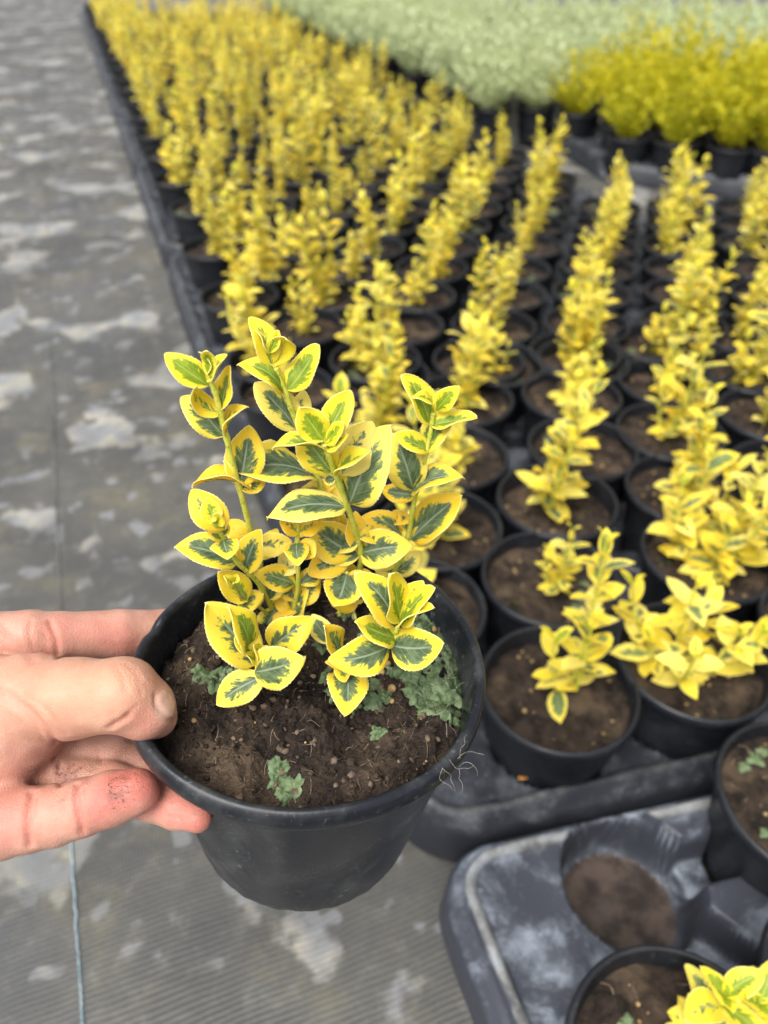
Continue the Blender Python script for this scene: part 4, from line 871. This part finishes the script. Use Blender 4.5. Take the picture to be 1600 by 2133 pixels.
HAND = {"thumb": [[-15.3, 18.0, -2.7, 18.6], [7.0, 17.2, 7.2, 14.0], [24.5, 13.2, 13.4, 11.8], [41.2, 10.8, 18.3, 10.8], [47.0, 9.8, 12.5, 8.8], [49.0, 10.9, 6.0, 6.2]], "index": [[-30.3, 39.0, 8.3, 10.8], [-3.3, 43.7, 6.2, 9.0], [5.7, 46.4, 3.2, 8.5], [23.2, 53.4, -4.0, 8.8], [36.0, 60.1, -11.6, 9.0], [42.1, 73.5, -23.7, 8.8], [46.1, 85.1, -34.7, 8.2]], "middle": [[-20.5, 22.2, -11.7, 9.8], [-1.4, 17.5, -18.9, 8.5], [11.8, 16.4, -20.1, 7.9], [26.6, 16.9, -22.7, 7.6], [37.0, 13.6, -28.2, 7.6], [47.7, 4.1, -27.0, 6.9], [57.9, -4.4, -24.7, 5.3]], "ring": [[-17.6, 11.0, -17.2, 9.6], [0.0, 8.4, -20.4, 7.7], [12.8, 7.2, -21.7, 7.4], [29.6, 4.6, -21.7, 7.0], [44.5, -1.5, -19.7, 7.0], [54.0, -5.7, -18.5, 6.2], [62.1, -9.5, -16.8, 4.5]], "pinky": [[-20.6, -14.5, -19.6, 11.8], [2.1, -12.2, -15.4, 10.3], [11.3, -11.5, -14.5, 9.4], [19.1, -10.5, -13.3, 9.1], [26.9, -9.2, -11.7, 8.4], [36.0, -7.3, -9.5, 8.1], [43.8, -6.0, -7.9, 7.1]], "palm": [[-51.7, 18.6, -23.7, 31.7], [-33.3, 22.9, -18.6, 26.7], [-12.0, 17.2, -9.9, 18.9], [-1.7, 13.6, -4.8, 16.5]], "heel": [[-146.3, -5.8, -29.5, 26.6], [-88.0, 6.9, -22.1, 26.4], [-51.7, 18.6, -23.7, 30.8]]}
CREASES = [[0.9, 0.9, [[13.1, -7.3, -5.4], [13.9, -9.2, -4.8], [14.3, -10.9, -4.5], [14.6, -12.3, -4.6], [14.8, -13.7, -4.9], [15.1, -14.9, -5.3], [15.3, -16.0, -6.0], [15.3, -17.1, -6.8], [15.3, -18.1, -7.7], [15.5, -18.8, -8.6], [15.5, -19.4, -9.7], [15.5, -20.0, -10.9], [15.3, -20.4, -12.4]], 0], [0.5, 0.6, [[16.0, -9.5, -4.3], [16.5, -11.1, -4.1], [16.7, -12.5, -4.3], [16.9, -13.8, -4.6], [17.0, -15.0, -5.1]], 0], [0.8, 0.8, [[27.0, -6.0, -3.3], [27.9, -8.1, -2.7], [28.5, -9.9, -2.7], [28.9, -11.4, -3.1], [29.2, -12.8, -3.7], [29.8, -14.3, -4.7], [30.2, -15.6, -6.2], [30.5, -16.6, -8.1], [30.4, -17.3, -10.7]], 0], [0.8, 0.9, [[40.7, -0.7, 18.5], [41.4, -0.7, 19.1], [42.1, -0.6, 19.6], [42.7, -0.5, 20.0], [43.3, -0.3, 20.3], [44.2, -0.0, 20.7], [44.9, 0.3, 21.1], [45.7, 0.7, 21.3], [46.4, 1.1, 21.5]], 0], [0.25, 0.7, [[45.8, 1.0, 22.2], [46.5, 1.6, 22.5], [47.2, 2.2, 22.8], [47.9, 2.8, 23.1], [48.5, 3.5, 23.2]], 0], [0.7, 1.3, [[17.1, 6.7, -1.2], [20.3, 2.4, 7.5], [20.9, 1.3, 11.0], [20.7, 1.2, 12.9], [20.2, 1.4, 14.4], [19.4, 1.9, 16.0], [18.3, 2.7, 17.2], [17.0, 3.7, 18.2], [15.7, 4.9, 18.9], [14.3, 5.8, 19.1], [12.9, 6.6, 19.4], [11.5, 7.5, 19.7], [10.1, 8.3, 20.0], [8.5, 9.2, 20.3], [6.7, 10.1, 20.5], [4.9, 11.1, 20.6], [3.0, 12.2, 20.5]], 0], [0.3, 0.9, [[16.6, 3.5, 4.8], [17.5, 2.2, 9.3], [17.6, 2.0, 12.2], [17.2, 2.3, 14.3], [16.6, 2.9, 15.8], [15.5, 3.6, 16.6], [14.3, 4.4, 17.2], [13.1, 5.2, 17.8], [11.9, 6.0, 18.4], [10.3, 6.7, 18.7], [8.8, 7.3, 19.0], [7.1, 8.0, 19.2], [5.5, 8.8, 19.4]], 0], [0.3, 0.9, [[26.6, 0.6, 13.6], [26.2, 0.7, 15.2], [25.6, 0.9, 16.6], [25.0, 1.3, 17.7], [24.2, 1.7, 18.7], [23.4, 2.3, 19.7], [22.5, 3.0, 20.5], [21.6, 3.7, 21.1], [20.6, 4.6, 21.7], [18.8, 5.6, 21.7], [16.9, 6.7, 21.6], [15.0, 7.9, 21.4], [13.1, 9.1, 21.2]], 0], [0.28, 0.9, [[0.4, 42.7, 14.8], [0.6, 41.6, 14.5], [0.7, 40.6, 14.1], [0.7, 39.6, 13.6], [0.7, 38.7, 13.1], [1.2, 37.7, 11.9], [1.6, 36.9, 10.5], [1.8, 36.3, 9.0], [8.9, 26.6, 18.5]], 0], [0.75, 0.8, [[5.5, 44.8, 12.5], [6.4, 43.2, 11.8], [7.2, 41.9, 10.9], [7.9, 40.8, 9.9], [8.4, 39.8, 8.6], [8.4, 38.9, 7.3], [8.3, 38.3, 5.7], [8.1, 37.8, 3.9], [19.1, 21.6, 21.9]], 0], [0.2, 0.7, [[4.4, 40.7, 11.7], [5.2, 40.3, 10.9], [6.0, 40.0, 10.1], [6.8, 39.6, 9.3], [7.6, 39.3, 8.4]], 0], [0.22, 0.6, [[40.3, 14.3, 29.3], [41.5, 12.7, 29.7], [42.6, 11.3, 29.8], [43.5, 10.2, 29.6], [44.3, 9.1, 29.3], [44.7, 8.1, 29.0], [45.1, 7.1, 28.5], [45.5, 6.3, 28.0], [45.8, 5.4, 27.5]], 0], [0.28, 0.6, [[43.6, 14.6, 29.0], [44.8, 13.2, 29.0], [45.9, 12.1, 28.8], [46.8, 11.1, 28.4], [47.7, 10.2, 27.8], [48.3, 9.1, 27.3], [48.7, 8.1, 26.6], [49.1, 7.2, 25.8], [49.5, 6.4, 24.9]], 0], [0.25, 0.6, [[46.4, 13.3, 28.3], [47.4, 11.8, 28.0], [48.4, 10.6, 27.3], [49.3, 9.5, 26.5], [50.0, 8.7, 25.3]], 0], [0.2, 0.5, [[41.7, 15.3, 28.9], [43.3, 13.2, 29.4], [44.6, 11.6, 29.3], [45.7, 10.2, 28.9], [46.8, 9.0, 28.3]], 0], [0.5, 0.7, [[52.1, 8.4, 21.7], [52.3, 7.8, 21.2], [52.5, 7.2, 20.6], [52.6, 6.7, 20.1], [52.8, 6.1, 19.5], [53.1, 5.9, 19.0], [53.4, 5.7, 18.4], [53.7, 5.5, 17.9], [54.0, 5.3, 17.3], [54.4, 5.3, 16.5], [54.8, 5.3, 15.7], [55.2, 5.4, 14.8], [55.5, 5.7, 13.6], [55.6, 6.1, 12.7], [55.7, 6.7, 11.5], [55.6, 7.6, 9.8], [55.3, 8.9, 7.5]], 0], [0.6, 0.8, [[14.4, 6.7, -13.4], [14.6, 6.0, -13.7], [14.8, 5.3, -14.0], [15.0, 4.6, -14.3], [15.2, 4.0, -14.6], [15.3, 3.2, -15.1], [15.5, 2.5, -15.5], [20.1, -3.5, -6.7], [21.3, -5.4, -5.0]], 1], [0.4, 0.8, [[18.0, 6.6, -14.4], [18.0, 5.9, -14.4], [18.1, 5.3, -14.5], [18.1, 4.7, -14.6], [18.1, 4.1, -14.8], [18.0, 3.5, -15.0], [18.0, 3.0, -15.2], [17.9, 2.5, -15.5], [22.2, -3.2, -6.7]], 1], [0.25, 0.8, [[24.6, 13.1, -15.4], [25.0, 12.3, -16.0], [25.4, 11.4, -16.7], [26.1, 10.1, -16.6], [27.3, 8.1, -15.2]], 0], [0.3, 0.8, [[50.1, -7.8, -13.3], [51.1, -8.6, -13.3], [52.1, -9.4, -13.4], [53.0, -10.1, -13.7], [53.9, -10.7, -14.1], [54.7, -10.9, -14.1], [55.4, -11.0, -14.2], [56.2, -11.1, -14.2], [57.0, -11.3, -14.1]], 0], [0.3, 1.2, [[-8.9, 40.9, 15.9], [-6.9, 39.5, 15.1], [-5.1, 38.2, 14.2], [-3.5, 37.1, 13.0], [-2.0, 36.2, 11.7], [-1.0, 35.5, 10.1], [6.4, 26.5, 18.6], [9.7, 22.7, 21.0], [12.1, 20.1, 22.0]], 0]]
SPOTS = [["red", 46.4, -6.5, -1.3, 9.2, 0.9], ["red", 37.9, -9.5, -1.4, 7.7, 0.8], ["red", 27.9, -14.0, -4.3, 9.2, 0.35], ["red", 52.3, -6.8, -12.2, 6.9, 0.8], ["red", 58.9, -10.3, -12.9, 6.1, 0.9], ["red", 63.5, -11.1, -12.8, 5.4, 1.2], ["red", 10.0, -17.2, -6.6, 10.7, 0.55], ["red", 24.1, 47.3, 3.5, 7.7, 0.7], ["red", 11.9, 46.1, 9.9, 9.2, 0.45], ["red", 30.3, 47.3, -3.1, 6.1, 0.5], ["red", 10.6, 27.9, 16.9, 4.6, 0.5], ["red", 49.9, 2.1, 18.2, 5.4, 0.3], ["red", 9.9, 0.9, -3.1, 9.2, 0.3], ["red", 32.9, 8.7, -16.3, 6.1, 0.3], ["yel", 25.9, 8.5, 25.5, 16.9, 0.8], ["yel", 42.8, 6.1, 28.8, 12.3, 0.8], ["yel", 2.8, 16.9, 21.3, 18.4, 0.5], ["yel", 35.3, 51.2, -3.7, 6.1, 0.6], ["yel", 24.6, 6.0, -14.6, 9.2, 0.4], ["yel", 21.0, -15.0, -5.1, 7.7, 0.35], ["dirt", 39.4, -8.5, -1.3, 2.6, 1.0], ["dirt", 41.8, -10.5, -2.4, 4.0, 0.7], ["dirt", 46.1, -5.0, -1.2, 6.1, 0.4], ["dirt", 34.9, -14.8, -5.5, 4.6, 0.3], ["dirt", 8.7, 0.3, -7.6, 4.6, 0.5], ["dirt", 29.0, -7.3, -2.7, 3.1, 0.6], ["dirt", 53.3, -8.2, -12.5, 3.1, 0.4], ["dirt", 40.5, -5.8, -1.1, 3.1, 0.5], ["dirt", 15.0, 4.9, -14.2, 1.4, 1.4], ["dirt", 19.3, 4.1, -14.8, 2.5, 1.0], ["dirt", 18.3, 2.4, -15.6, 1.8, 1.0], ["dirt", 24.0, 5.5, -14.6, 3.1, 0.8], ["dirt", 13.2, 6.8, -10.2, 1.8, 1.0], ["dirt", 10.6, 2.5, -8.6, 3.8, 0.4], ["dirt", 23.3, 44.5, 0.3, 1.8, 0.3], ["dirt", 29.9, 48.2, -0.2, 3.8, 0.35], ["dirt", 32.8, 16.8, -17.2, 1.8, 0.9], ["dirt", 14.0, -5.1, -6.7, 1.8, 0.8], ["dirt", 24.2, -10.7, -3.4, 2.1, 0.6], ["dirt", 31.5, 12.3, -17.8, 2.5, 0.4], ["dirt", 62.1, -11.2, -12.6, 3.1, 0.5], ["dirt", 47.4, -11.8, -9.9, 1.8, 0.6], ["nail", 55.3, 8.2, 17.0, 5.2, 1.0]]
def smin(a_,b_,k):
    h=np.clip(.5+.5*(b_-a_)/k,0,1); return b_*(1-h)+a_*h-k*h*(1-h)
def cone(P,A,ra,B,rb):
    A=np.array(A);B=np.array(B);ba=B-A; l2=float(ba@ba)
    t=np.clip(((P-A)@ba)/l2,0,1)
    return np.linalg.norm(P-A-t[...,None]*ba,axis=-1)-(ra+(rb-ra)*(t*t*(3-2*t)*.5+t*.5))
def chain(P,nodes,k):
    d=None
    for n0,n1 in zip(nodes[:-1],nodes[1:]):
        c=cone(P,n0[:3],n0[3],n1[:3],n1[3]); d=c if d is None else smin(d,c,k)
    return d
def hand_sdf(P,H):
    pal=chain(P,H['palm'],10)
    pal=smin(pal,chain(P,H['heel'],6),10)
    fing=None
    for nm in ('index','middle','ring','pinky'):
        c=chain(P,H[nm],1.5); fing=c if fing is None else smin(fing,c,1.0)
    th=chain(P,H['thumb'],3.0)
    a_=smin(pal,fing,6); b_=smin(pal,th,9)
    d=smin(a_,b_,1.0)
    return d

# ------------------------------------------------------------------ the lifted pot
AX = unit([.0998, .0033, 1.0]); RIM_C = np.array([-0.0237, 0.1566, 0.3535]); ORG = RIM_C - AX * POT_H
A1 = unit(np.array([1, 0, 0]) - AX * AX[0]); A2 = np.cross(AX, A1)
def sq(th): return 1 + 0.0232 * np.cos(2 * th) + 0.0374 * np.sin(2 * th) - 0.011 * np.cos(3 * th) - 0.0172 * np.sin(3 * th)
def bump_(d, w_): return np.exp(-(d / w_) ** 2)
def pot_rf(TH, R, Z):
    f = np.clip(Z / POT_H, 0, 1) ** 1.5
    k = 1 + (sq(TH) - 1) * f
    wall = (Z > 0.004) & (Z < 0.084) & (R > 0.04)
    # dents pressed into the front wall and a slightly wavy foot
    th = (TH + np.pi) % (2 * np.pi) - np.pi
    dent = 0.0036 * bump_(th + 1.95, 0.16) * bump_(Z - 0.055, 0.022) + 0.0018 * bump_(th + 1.45, 0.3) * bump_(Z - 0.03, 0.014) - 0.0014 * bump_(th + 1.68, 0.24) * bump_(Z - 0.048, 0.03)
    dent = dent + 0.0020 * bump_(th + 1.0, 0.35) * bump_(Z - 0.045, 0.02)
    R2 = R * k - dent * wall
    Z2 = Z + np.where((Z < 0.0045) & (R > 0.03), 0.00025 * np.sin(7 * th) + 0.0004 * np.sin(23 * th + 1) + 0.0003 * np.sin(41 * th), 0)
    lipw = 0.0005 * np.sin(5 * th + 1) * (Z > 0.08)
    # thumb nick on the left of the rim
    nick = bump_(th - 2.98, 0.05) * (Z > 0.088) * 0.0018
    Z2 = Z2 + lipw - nick
    return (R2 * np.cos(TH))[..., None] * A1 + (R2 * np.sin(TH))[..., None] * A2 + Z2[..., None] * AX
root = empty('potted_shrub', tuple(ORG)); tagit(root, 'lifted black pot with yellow-edged green leaved shrub held in the hand', 'potted shrub')
prof = pot_profile(0.0458)
# denser wall rings for the dents
dense = []
for (r0, z0), (r1, z1) in zip(prof[:-1], prof[1:]):
    n_ = 6 if (abs(z1 - z0) > 0.008) else 1
    for q in range(n_): dense.append((r0 + (r1 - r0) * q / n_, z0 + (z1 - z0) * q / n_))
dense.append(prof[-1])
mb = MB(); add_lathe(mb, dense, 220, 0, pot_rf)
mesh_obj('pot', mb.mesh('pot', [M['potnear']], True, False), root)

SZ = POT_H - 0.0125
clumps = [(0.000, -0.020, 0.010, 0.0060), (0.024, -0.034, 0.009, 0.0050), (-0.022, -0.033, 0.010, 0.0045), (0.010, -0.042, 0.008, 0.003), (-0.038, -0.015, 0.009, 0.0050), (-0.030, 0.012, 0.012, 0.003), (0.036, -0.024, 0.008, 0.004), (-0.010, -0.040, .006, -.004), (0.012, -0.027, .005, -.006)]
def soil_z(x, y):
    r_ = math.hypot(x, y) / 0.0535
    z = 0.0032 * fb(x * 45, y * 45, 3.3, 4) + 0.0030 * abs(fb(x * 130 + 5, y * 130, 1.3, 4)) + 0.0013 * fb(x * 520, y * 520, 2.0, 4) + 0.0010
    for cx, cy, w_, h_ in clumps: z += 1.1 * h_ * math.exp(-((x - cx) ** 2 + (y - cy) ** 2) / w_ ** 2) * (0.8 + 0.5 * fb(x * 260, y * 260, 7.0, 3))
    z += 0.0022 * (0.45 - min(1.0, mn.voronoi(Vector((x * 170, y * 170, 0.4)))[0][0] * 1.4)) 
    return z - 0.004 * max(0, r_ - 0.86) / 0.14
V = []; ns_, nr_ = 330, 110
for i in range(ns_):
    th = 2 * math.pi * i / ns_; k = float(sq(np.array(th)))
    for j in range(nr_):
        rr0 = 0.0536 * (j / (nr_ - 1)) ** 0.9 * k + 1e-4
        x, y = rr0 * math.cos(th), rr0 * math.sin(th); V.append(x * A1 + y * A2 + (SZ + soil_z(x, y)) * AX)
mb = MB(); mb.add(V, grid_faces(ns_, nr_, True)); mesh_obj('soil', mb.mesh('soil', [M['soil']], True, False), root)
def L2W(P): P = np.asarray(P); return P[..., :1] * A1 + P[..., 1:2] * A2 + (SZ + P[..., 2:3]) * AX
# liverwort cushions
mb = MB(); k = 0; rr = random.Random(4)
for (x, y) in [(37, 9), (43, 7), (49, 11), (51, 5), (37, 2), (43, 0), (49, -1), (40, -5), (45, -7), (40, -10), (36, -3), (40, 16), (47, 19), (50, 26), (52, 20), (43, 26), (52, 13), (38, 22), (44, 33), (36, 30), (47, 13), (33, 6), (48, -11)]:
    thallus(mb, (x / 1000, y / 1000), rr.uniform(.0045, .0070), 700 + k, soil_z, 0.0014); k += 1
for (x, y) in [(-39, -1), (-36, -3), (-32, 0), (-27, -1), (-33, -7), (-30, -4), (22, -1), (25, -5), (18, 3), (8, -6), (6, 0), (28, 5), (18, -7), (22, -8), (14, -10), (-8, -37), (-6, -40), (-9, -35), (-5, -43), (-3, -41), (23, -20), (-4, 28), (7, 17), (2, 14), (12, 14), (17, 20), (10, 30), (-14, 28), (24, 28)]:
    thallus(mb, (x / 1000, y / 1000), rr.uniform(.0026, .0050), 760 + k, soil_z, 0.0014); k += 1
mb.v = [L2W(v_) for v_ in mb.v]
mesh_obj('liverwort', mb.mesh('liverwort', [M['thallus']], True, False), root)
# fertiliser beads, grit
mb = MB()
for q in range(34):
    if q < 9: x, y, R = [(26.3, 8.8, 1.3), (27.6, -3.3, 1.5), (44.7, 28.8, 1.4), (27.6, -7.7, 1.0), (24, 4, 1.4), (38, 36, 1.1), (-37, -22, .9), (-44, 5, .8), (21, 10, 1.0)][q]
    else:
        a = rr.uniform(0, 6.28); d = 50 * math.sqrt(rr.random()); x, y, R = d * math.cos(a), d * math.sin(a), rr.uniform(.25, .6)
    x /= 1000; y /= 1000; R /= 1000; z = soil_z(x, y) + R * 0.5
    th = np.linspace(0, 2 * np.pi, 12, endpoint=False); ph = np.linspace(-1.5, 1.5, 8)
    Vv = [(x + R * math.cos(t) * math.cos(p_), y + R * math.sin(t) * math.cos(p_), z + R * math.sin(p_)) for t in th for p_ in ph]
    mb.add(L2W(np.array(Vv)), grid_faces(12, 8, True))
mesh_obj('grit', mb.mesh('grit', [M['grit']], True, False), root)
# loose crumbs of peat and bark
mb = MB()
for q in range(700):
    a = rr.uniform(0, 6.28); d = 0.051 * math.sqrt(rr.random()); x, y = d * math.cos(a), d * math.sin(a)
    R = rr.choice([.0004, .0006, .0009, .0013]) * rr.uniform(.7, 1.3); z = soil_z(x, y) + R * 0.35; el = rr.uniform(.5, 1.0); ro = rr.uniform(0, 6.28)
    th = np.linspace(0, 2 * np.pi, 8, endpoint=False); Vv = []
    for t in th:
        for p_ in (-1.5, -.7, 0, .7, 1.5):
            k_ = R * (0.75 + 0.4 * rr.random()); u_, v_ = k_ * math.cos(t) * math.cos(p_), k_ * el * math.sin(t) * math.cos(p_)
            Vv.append((x + u_ * math.cos(ro) - v_ * math.sin(ro), y + u_ * math.sin(ro) + v_ * math.cos(ro), z + k_ * .8 * math.sin(p_)))
    mb.add(L2W(np.array(Vv)), grid_faces(8, 5, True), 1 if rr.random() < 0.4 else 0)
mesh_obj('soil_crumbs', mb.mesh('soil_crumbs', [M['soil'], M['bark']], True, False), root)['kind'] = 'stuff'
# dry fibres and pale root hairs
mb = MB()
for q in range(240):
    a = rr.uniform(0, 6.28); d = 0.050 * math.sqrt(rr.random()); x, y = d * math.cos(a), d * math.sin(a); L = rr.uniform(.0015, .006); e = rr.uniform(0, 6.28)
    pts = []
    for t in (0, .35, .7, 1):
        xx, yy = x + math.cos(e + t * .3) * L * t, y + math.sin(e + t * .3) * L * t; pts.append((xx, yy, soil_z(xx, yy) + 0.0004 + rr.uniform(0, .0016) * (q % 3 == 0)))
    P_ = smooth_path(pts, 3); R = rr.uniform(.00006, .00015); add_tube(mb, L2W(P_), R, R * .6, 5)
mesh_obj('dry_fibres', mb.mesh('dry_fibres', [M['straw']], True, False), root)
mb = MB()
for q in range(7):
    x, y = 0.044 + rr.uniform(-.004, .004), -0.0375 + rr.uniform(-.003, .003); p = np.array([x, y, 0.0130]); pts = [p]
    e = rr.uniform(-1.2, .9)
    for t in range(5): e += rr.uniform(-.9, .9); p = p + np.array([math.cos(e), math.sin(e), rr.uniform(-.35, .4)]) * 0.0018; pts.append(p)
    add_tube(mb, L2W(smooth_path(pts, 5)), .000045, .00003, 4)
for q in range(14):
    a = rr.uniform(-.5, .6); d = rr.uniform(.040, .052); p = np.array([d * math.cos(a), d * math.sin(a), 0]); p[2] = soil_z(p[0], p[1]) + .0015; pts = [p]; e = rr.uniform(0, 6)
    for t in range(4): e += rr.uniform(-.8, .8); p = p + np.array([math.cos(e), math.sin(e), rr.uniform(-.1, .5)]) * 0.0024; pts.append(p)
    add_tube(mb, L2W(smooth_path(pts, 4)), .00005, .00003, 4)
mesh_obj('root_hairs', mb.mesh('root_hairs', [M['hair']], True, False), root)
# shoots, each with its leaves
for name, r_, pts in STEMS:
    P_ = smooth_path([np.array(p) / 1000 for p in pts], 6); nk = len(P_); kn = np.ones(nk)
    for i in range(0, nk, 6): kn[i] = 1.28
    mb = MB(); add_tube(mb, P_, r_ * 0.00050, r_ * 0.00036, 12, 0, kn); so = mesh_obj('shoot', mb.mesh('shoot', [M['stem']], True, False), root)
    mb = MB(); any_ = False
    for q, l in enumerate(LEAVES):
        if l[0] != name: continue
        any_ = True; B = np.array(l[1:4]) / 1000; T = np.array(l[4:7]) / 1000; W = l[7] / 1000; n = l[8:11]; W *= 1.14; g_, yo, tone, fold, curl = l[11:]
        sd_ = (q * 0.6180339 + 0.13) % 1.0; L_ = np.linalg.norm(T - B)
        add_leaf(mb, B, T, W, n, fold + 7 * math.sin(q * 2.3), curl + 9 * math.sin(q * 3.7), 15, 66, max(7, int(L_ * 780)), sd_, g_, yo, tone, 0, 1.0)
    if any_:
        lo = mesh_obj('leaves', mb.mesh('leaves', [M['leaf']]), so)
        sm_ = lo.modifiers.new('thickness', 'SOLIDIFY'); sm_.thickness = 0.00028; sm_.offset = 0

# ------------------------------------------------------------------ the hand
def surface_nets(F):
    nx, ny, nz = F.shape; ins = F < 0
    c = [(i, j, k) for i in (0, 1) for j in (0, 1) for k in (0, 1)]
    sl = lambda A, o: A[o[0]:nx - 1 + o[0], o[1]:ny - 1 + o[1], o[2]:nz - 1 + o[2]]
    cnt = sum(sl(ins, o).astype(np.int8) for o in c); act = (cnt > 0) & (cnt < 8)
    idx = np.full(act.shape, -1, np.int64); ids = np.argwhere(act); idx[act] = np.arange(len(ids))
    S_ = np.zeros((len(ids), 3)); W_ = np.zeros(len(ids))
    for a in c:
        for ax in range(3):
            if a[ax] == 0:
                b_ = list(a); b_[ax] = 1; fa = sl(F, a)[act]; fb_ = sl(F, tuple(b_))[act]; cr = (fa < 0) != (fb_ < 0)
                t = np.where(cr, fa / np.where(cr, fa - fb_, 1), 0); p = np.tile(np.array(a, float), (len(ids), 1)); p[:, ax] = t
                S_ += p * cr[:, None]; W_ += cr
    V = ids + S_ / W_[:, None]; Fs = []
    for ax in range(3):
        o = [0, 0, 0]; o[ax] = 1; A_ = ins; B_ = np.roll(ins, -1, axis=ax); cr = A_ != B_
        cr[-1] = False if ax == 0 else cr[-1]
        e = np.argwhere(cr); e = e[(e[:, (ax + 1) % 3] > 0) & (e[:, (ax + 2) % 3] > 0)]; e = e[(e < np.array([nx - 1, ny - 1, nz - 1])).all(1)]
        o1 = np.zeros(3, int); o1[(ax + 1) % 3] = 1; o2 = np.zeros(3, int); o2[(ax + 2) % 3] = 1
        q = np.stack([idx[tuple((e - o1 * u_ - o2 * v_).T)] for u_, v_ in ((0, 0), (1, 0), (1, 1), (0, 1))], 1)
        flip = A_[tuple(e.T)]; q[~flip] = q[~flip][:, ::-1]; Fs.append(q)
    Fs = np.concatenate(Fs); return V, Fs[(Fs >= 0).all(1)]
HO = np.array([-.12, .12, .35])
lo_ = np.array([-170., -110., -85.]); hi_ = np.array([80., 100., 48.]); st_ = 0.75
dims = ((hi_ - lo_) / st_).astype(int) + 1
F = np.empty(dims, np.float32)
yy, zz = np.meshgrid(lo_[1] + st_ * np.arange(dims[1]), lo_[2] + st_ * np.arange(dims[2]), indexing='ij')
for i in range(0, dims[0]):
    P_ = np.stack([np.full_like(yy, lo_[0] + st_ * i), yy, zz], -1); F[i] = hand_sdf(P_, HAND)
F[0] = np.maximum(F[0], 1); V, Fq = surface_nets(F); V = lo_ + V * st_
# light smoothing, then creases
E_ = np.concatenate([Fq[:, [0, 1]], Fq[:, [1, 2]], Fq[:, [2, 3]], Fq[:, [3, 0]]]); E_ = np.concatenate([E_, E_[:, ::-1]])
deg = np.bincount(E_[:, 0], minlength=len(V))[:, None]
for it in range(3):
    S_ = np.stack([np.bincount(E_[:, 0], V[E_[:, 1], k_], len(V)) for k_ in range(3)], 1); V = V * 0.5 + 0.5 * S_ / deg
nrm = np.zeros_like(V); fn = np.cross(V[Fq[:, 2]] - V[Fq[:, 0]], V[Fq[:, 3]] - V[Fq[:, 1]])
for k_ in range(4): np.add.at(nrm, Fq[:, k_], fn)
nrm /= np.linalg.norm(nrm, axis=1)[:, None] + 1e-9
eps = 0.3; gsd = hand_sdf(V + nrm * eps, HAND) - hand_sdf(V - nrm * eps, HAND)
if gsd.mean() < 0: nrm = -nrm; Fq = Fq[:, ::-1]
disp = np.zeros(len(V)); tint = np.zeros((len(V), 4))
def seg_d(P_, a, b_):
    a = np.array(a); b_ = np.array(b_); ba = b_ - a; t = np.clip(((P_ - a) @ ba) / max(ba @ ba, 1e-9), 0, 1); return np.linalg.norm(P_ - a - t[:, None] * ba, axis=1), t
for dp, wd, pts, dirty in CREASES:
    d = np.full(len(V), 99.0)
    for a, b_ in zip(pts[:-1], pts[1:]): d = np.minimum(d, seg_d(V, a, b_)[0])
    disp -= dp * np.exp(-(d / wd) ** 2) - 0.15 * dp * np.exp(-((d - 2.2 * wd) / (1.3 * wd)) ** 2) * (dp > 0.2)
    if dirty: tint[:, 2] = np.maximum(tint[:, 2], 1.3 * np.exp(-(d / (wd * 1.3)) ** 2))
    tint[:, 0] = np.maximum(tint[:, 0], 0.45 * min(1, dp / .6) * np.exp(-(d / (wd * 1.0)) ** 2))
chn = dict(red=0, yel=1, dirt=2, nail=3)
for kd, x, y, z, r_, s_ in SPOTS:
    d = np.linalg.norm(V - np.array([x, y, z]), axis=1)
    fall = np.exp(-(d / r_) ** 2) if kd != 'nail' else 1 - np.clip((d - r_ * 0.85) / (r_ * 0.3), 0, 1)
    c_ = chn[kd]; tint[:, c_] = np.maximum(tint[:, c_], s_ * fall) if kd in ('nail',) else np.minimum(1.0, tint[:, c_] + s_ * fall)
# gentle unevenness of flesh
rn = np.array([mn.fractal(Vector(p / 11.0), 1.0, 2.0, 3) for p in V]); disp += 0.22 * rn
V = V + nrm * disp[:, None]
mb = MB(); mb.add(V / 1000.0, Fq)
me = mb.mesh('hand', [M['skin']], True, False)
a = me.color_attributes.new('tint', 'FLOAT_COLOR', 'POINT'); a.data.foreach_set('color', tint.ravel())
NAILM = tint[:, 3] > 0.5
h = mesh_obj('hand', me, None, tuple(HO)); tagit(h, 'bare soil-specked left hand pinching the rim of the lifted pot', 'hand')

nf = Fq[NAILM[Fq].all(1)]; used = np.unique(nf); remap = -np.ones(len(V), int); remap[used] = np.arange(len(used))
ins_ = np.zeros(len(V)); ec = np.bincount(nf.ravel(), minlength=len(V)); ins_[used] = (ec[used] >= 4)
for _ in range(3):
    S_ = np.bincount(E_[:, 0], ins_[E_[:, 1]], len(V)) / deg[:, 0]; ins_ = 0.5 * ins_ + 0.5 * S_
NV = V[used] + nrm[used] * (0.08 + 0.50 * np.clip(ins_[used] * 1.2 - 0.3, 0, 1))[:, None]
mb = MB(); mb.add(NV / 1000.0, remap[nf]); mesh_obj('thumbnail', mb.mesh('thumbnail', [M['nail']], True, False), h)
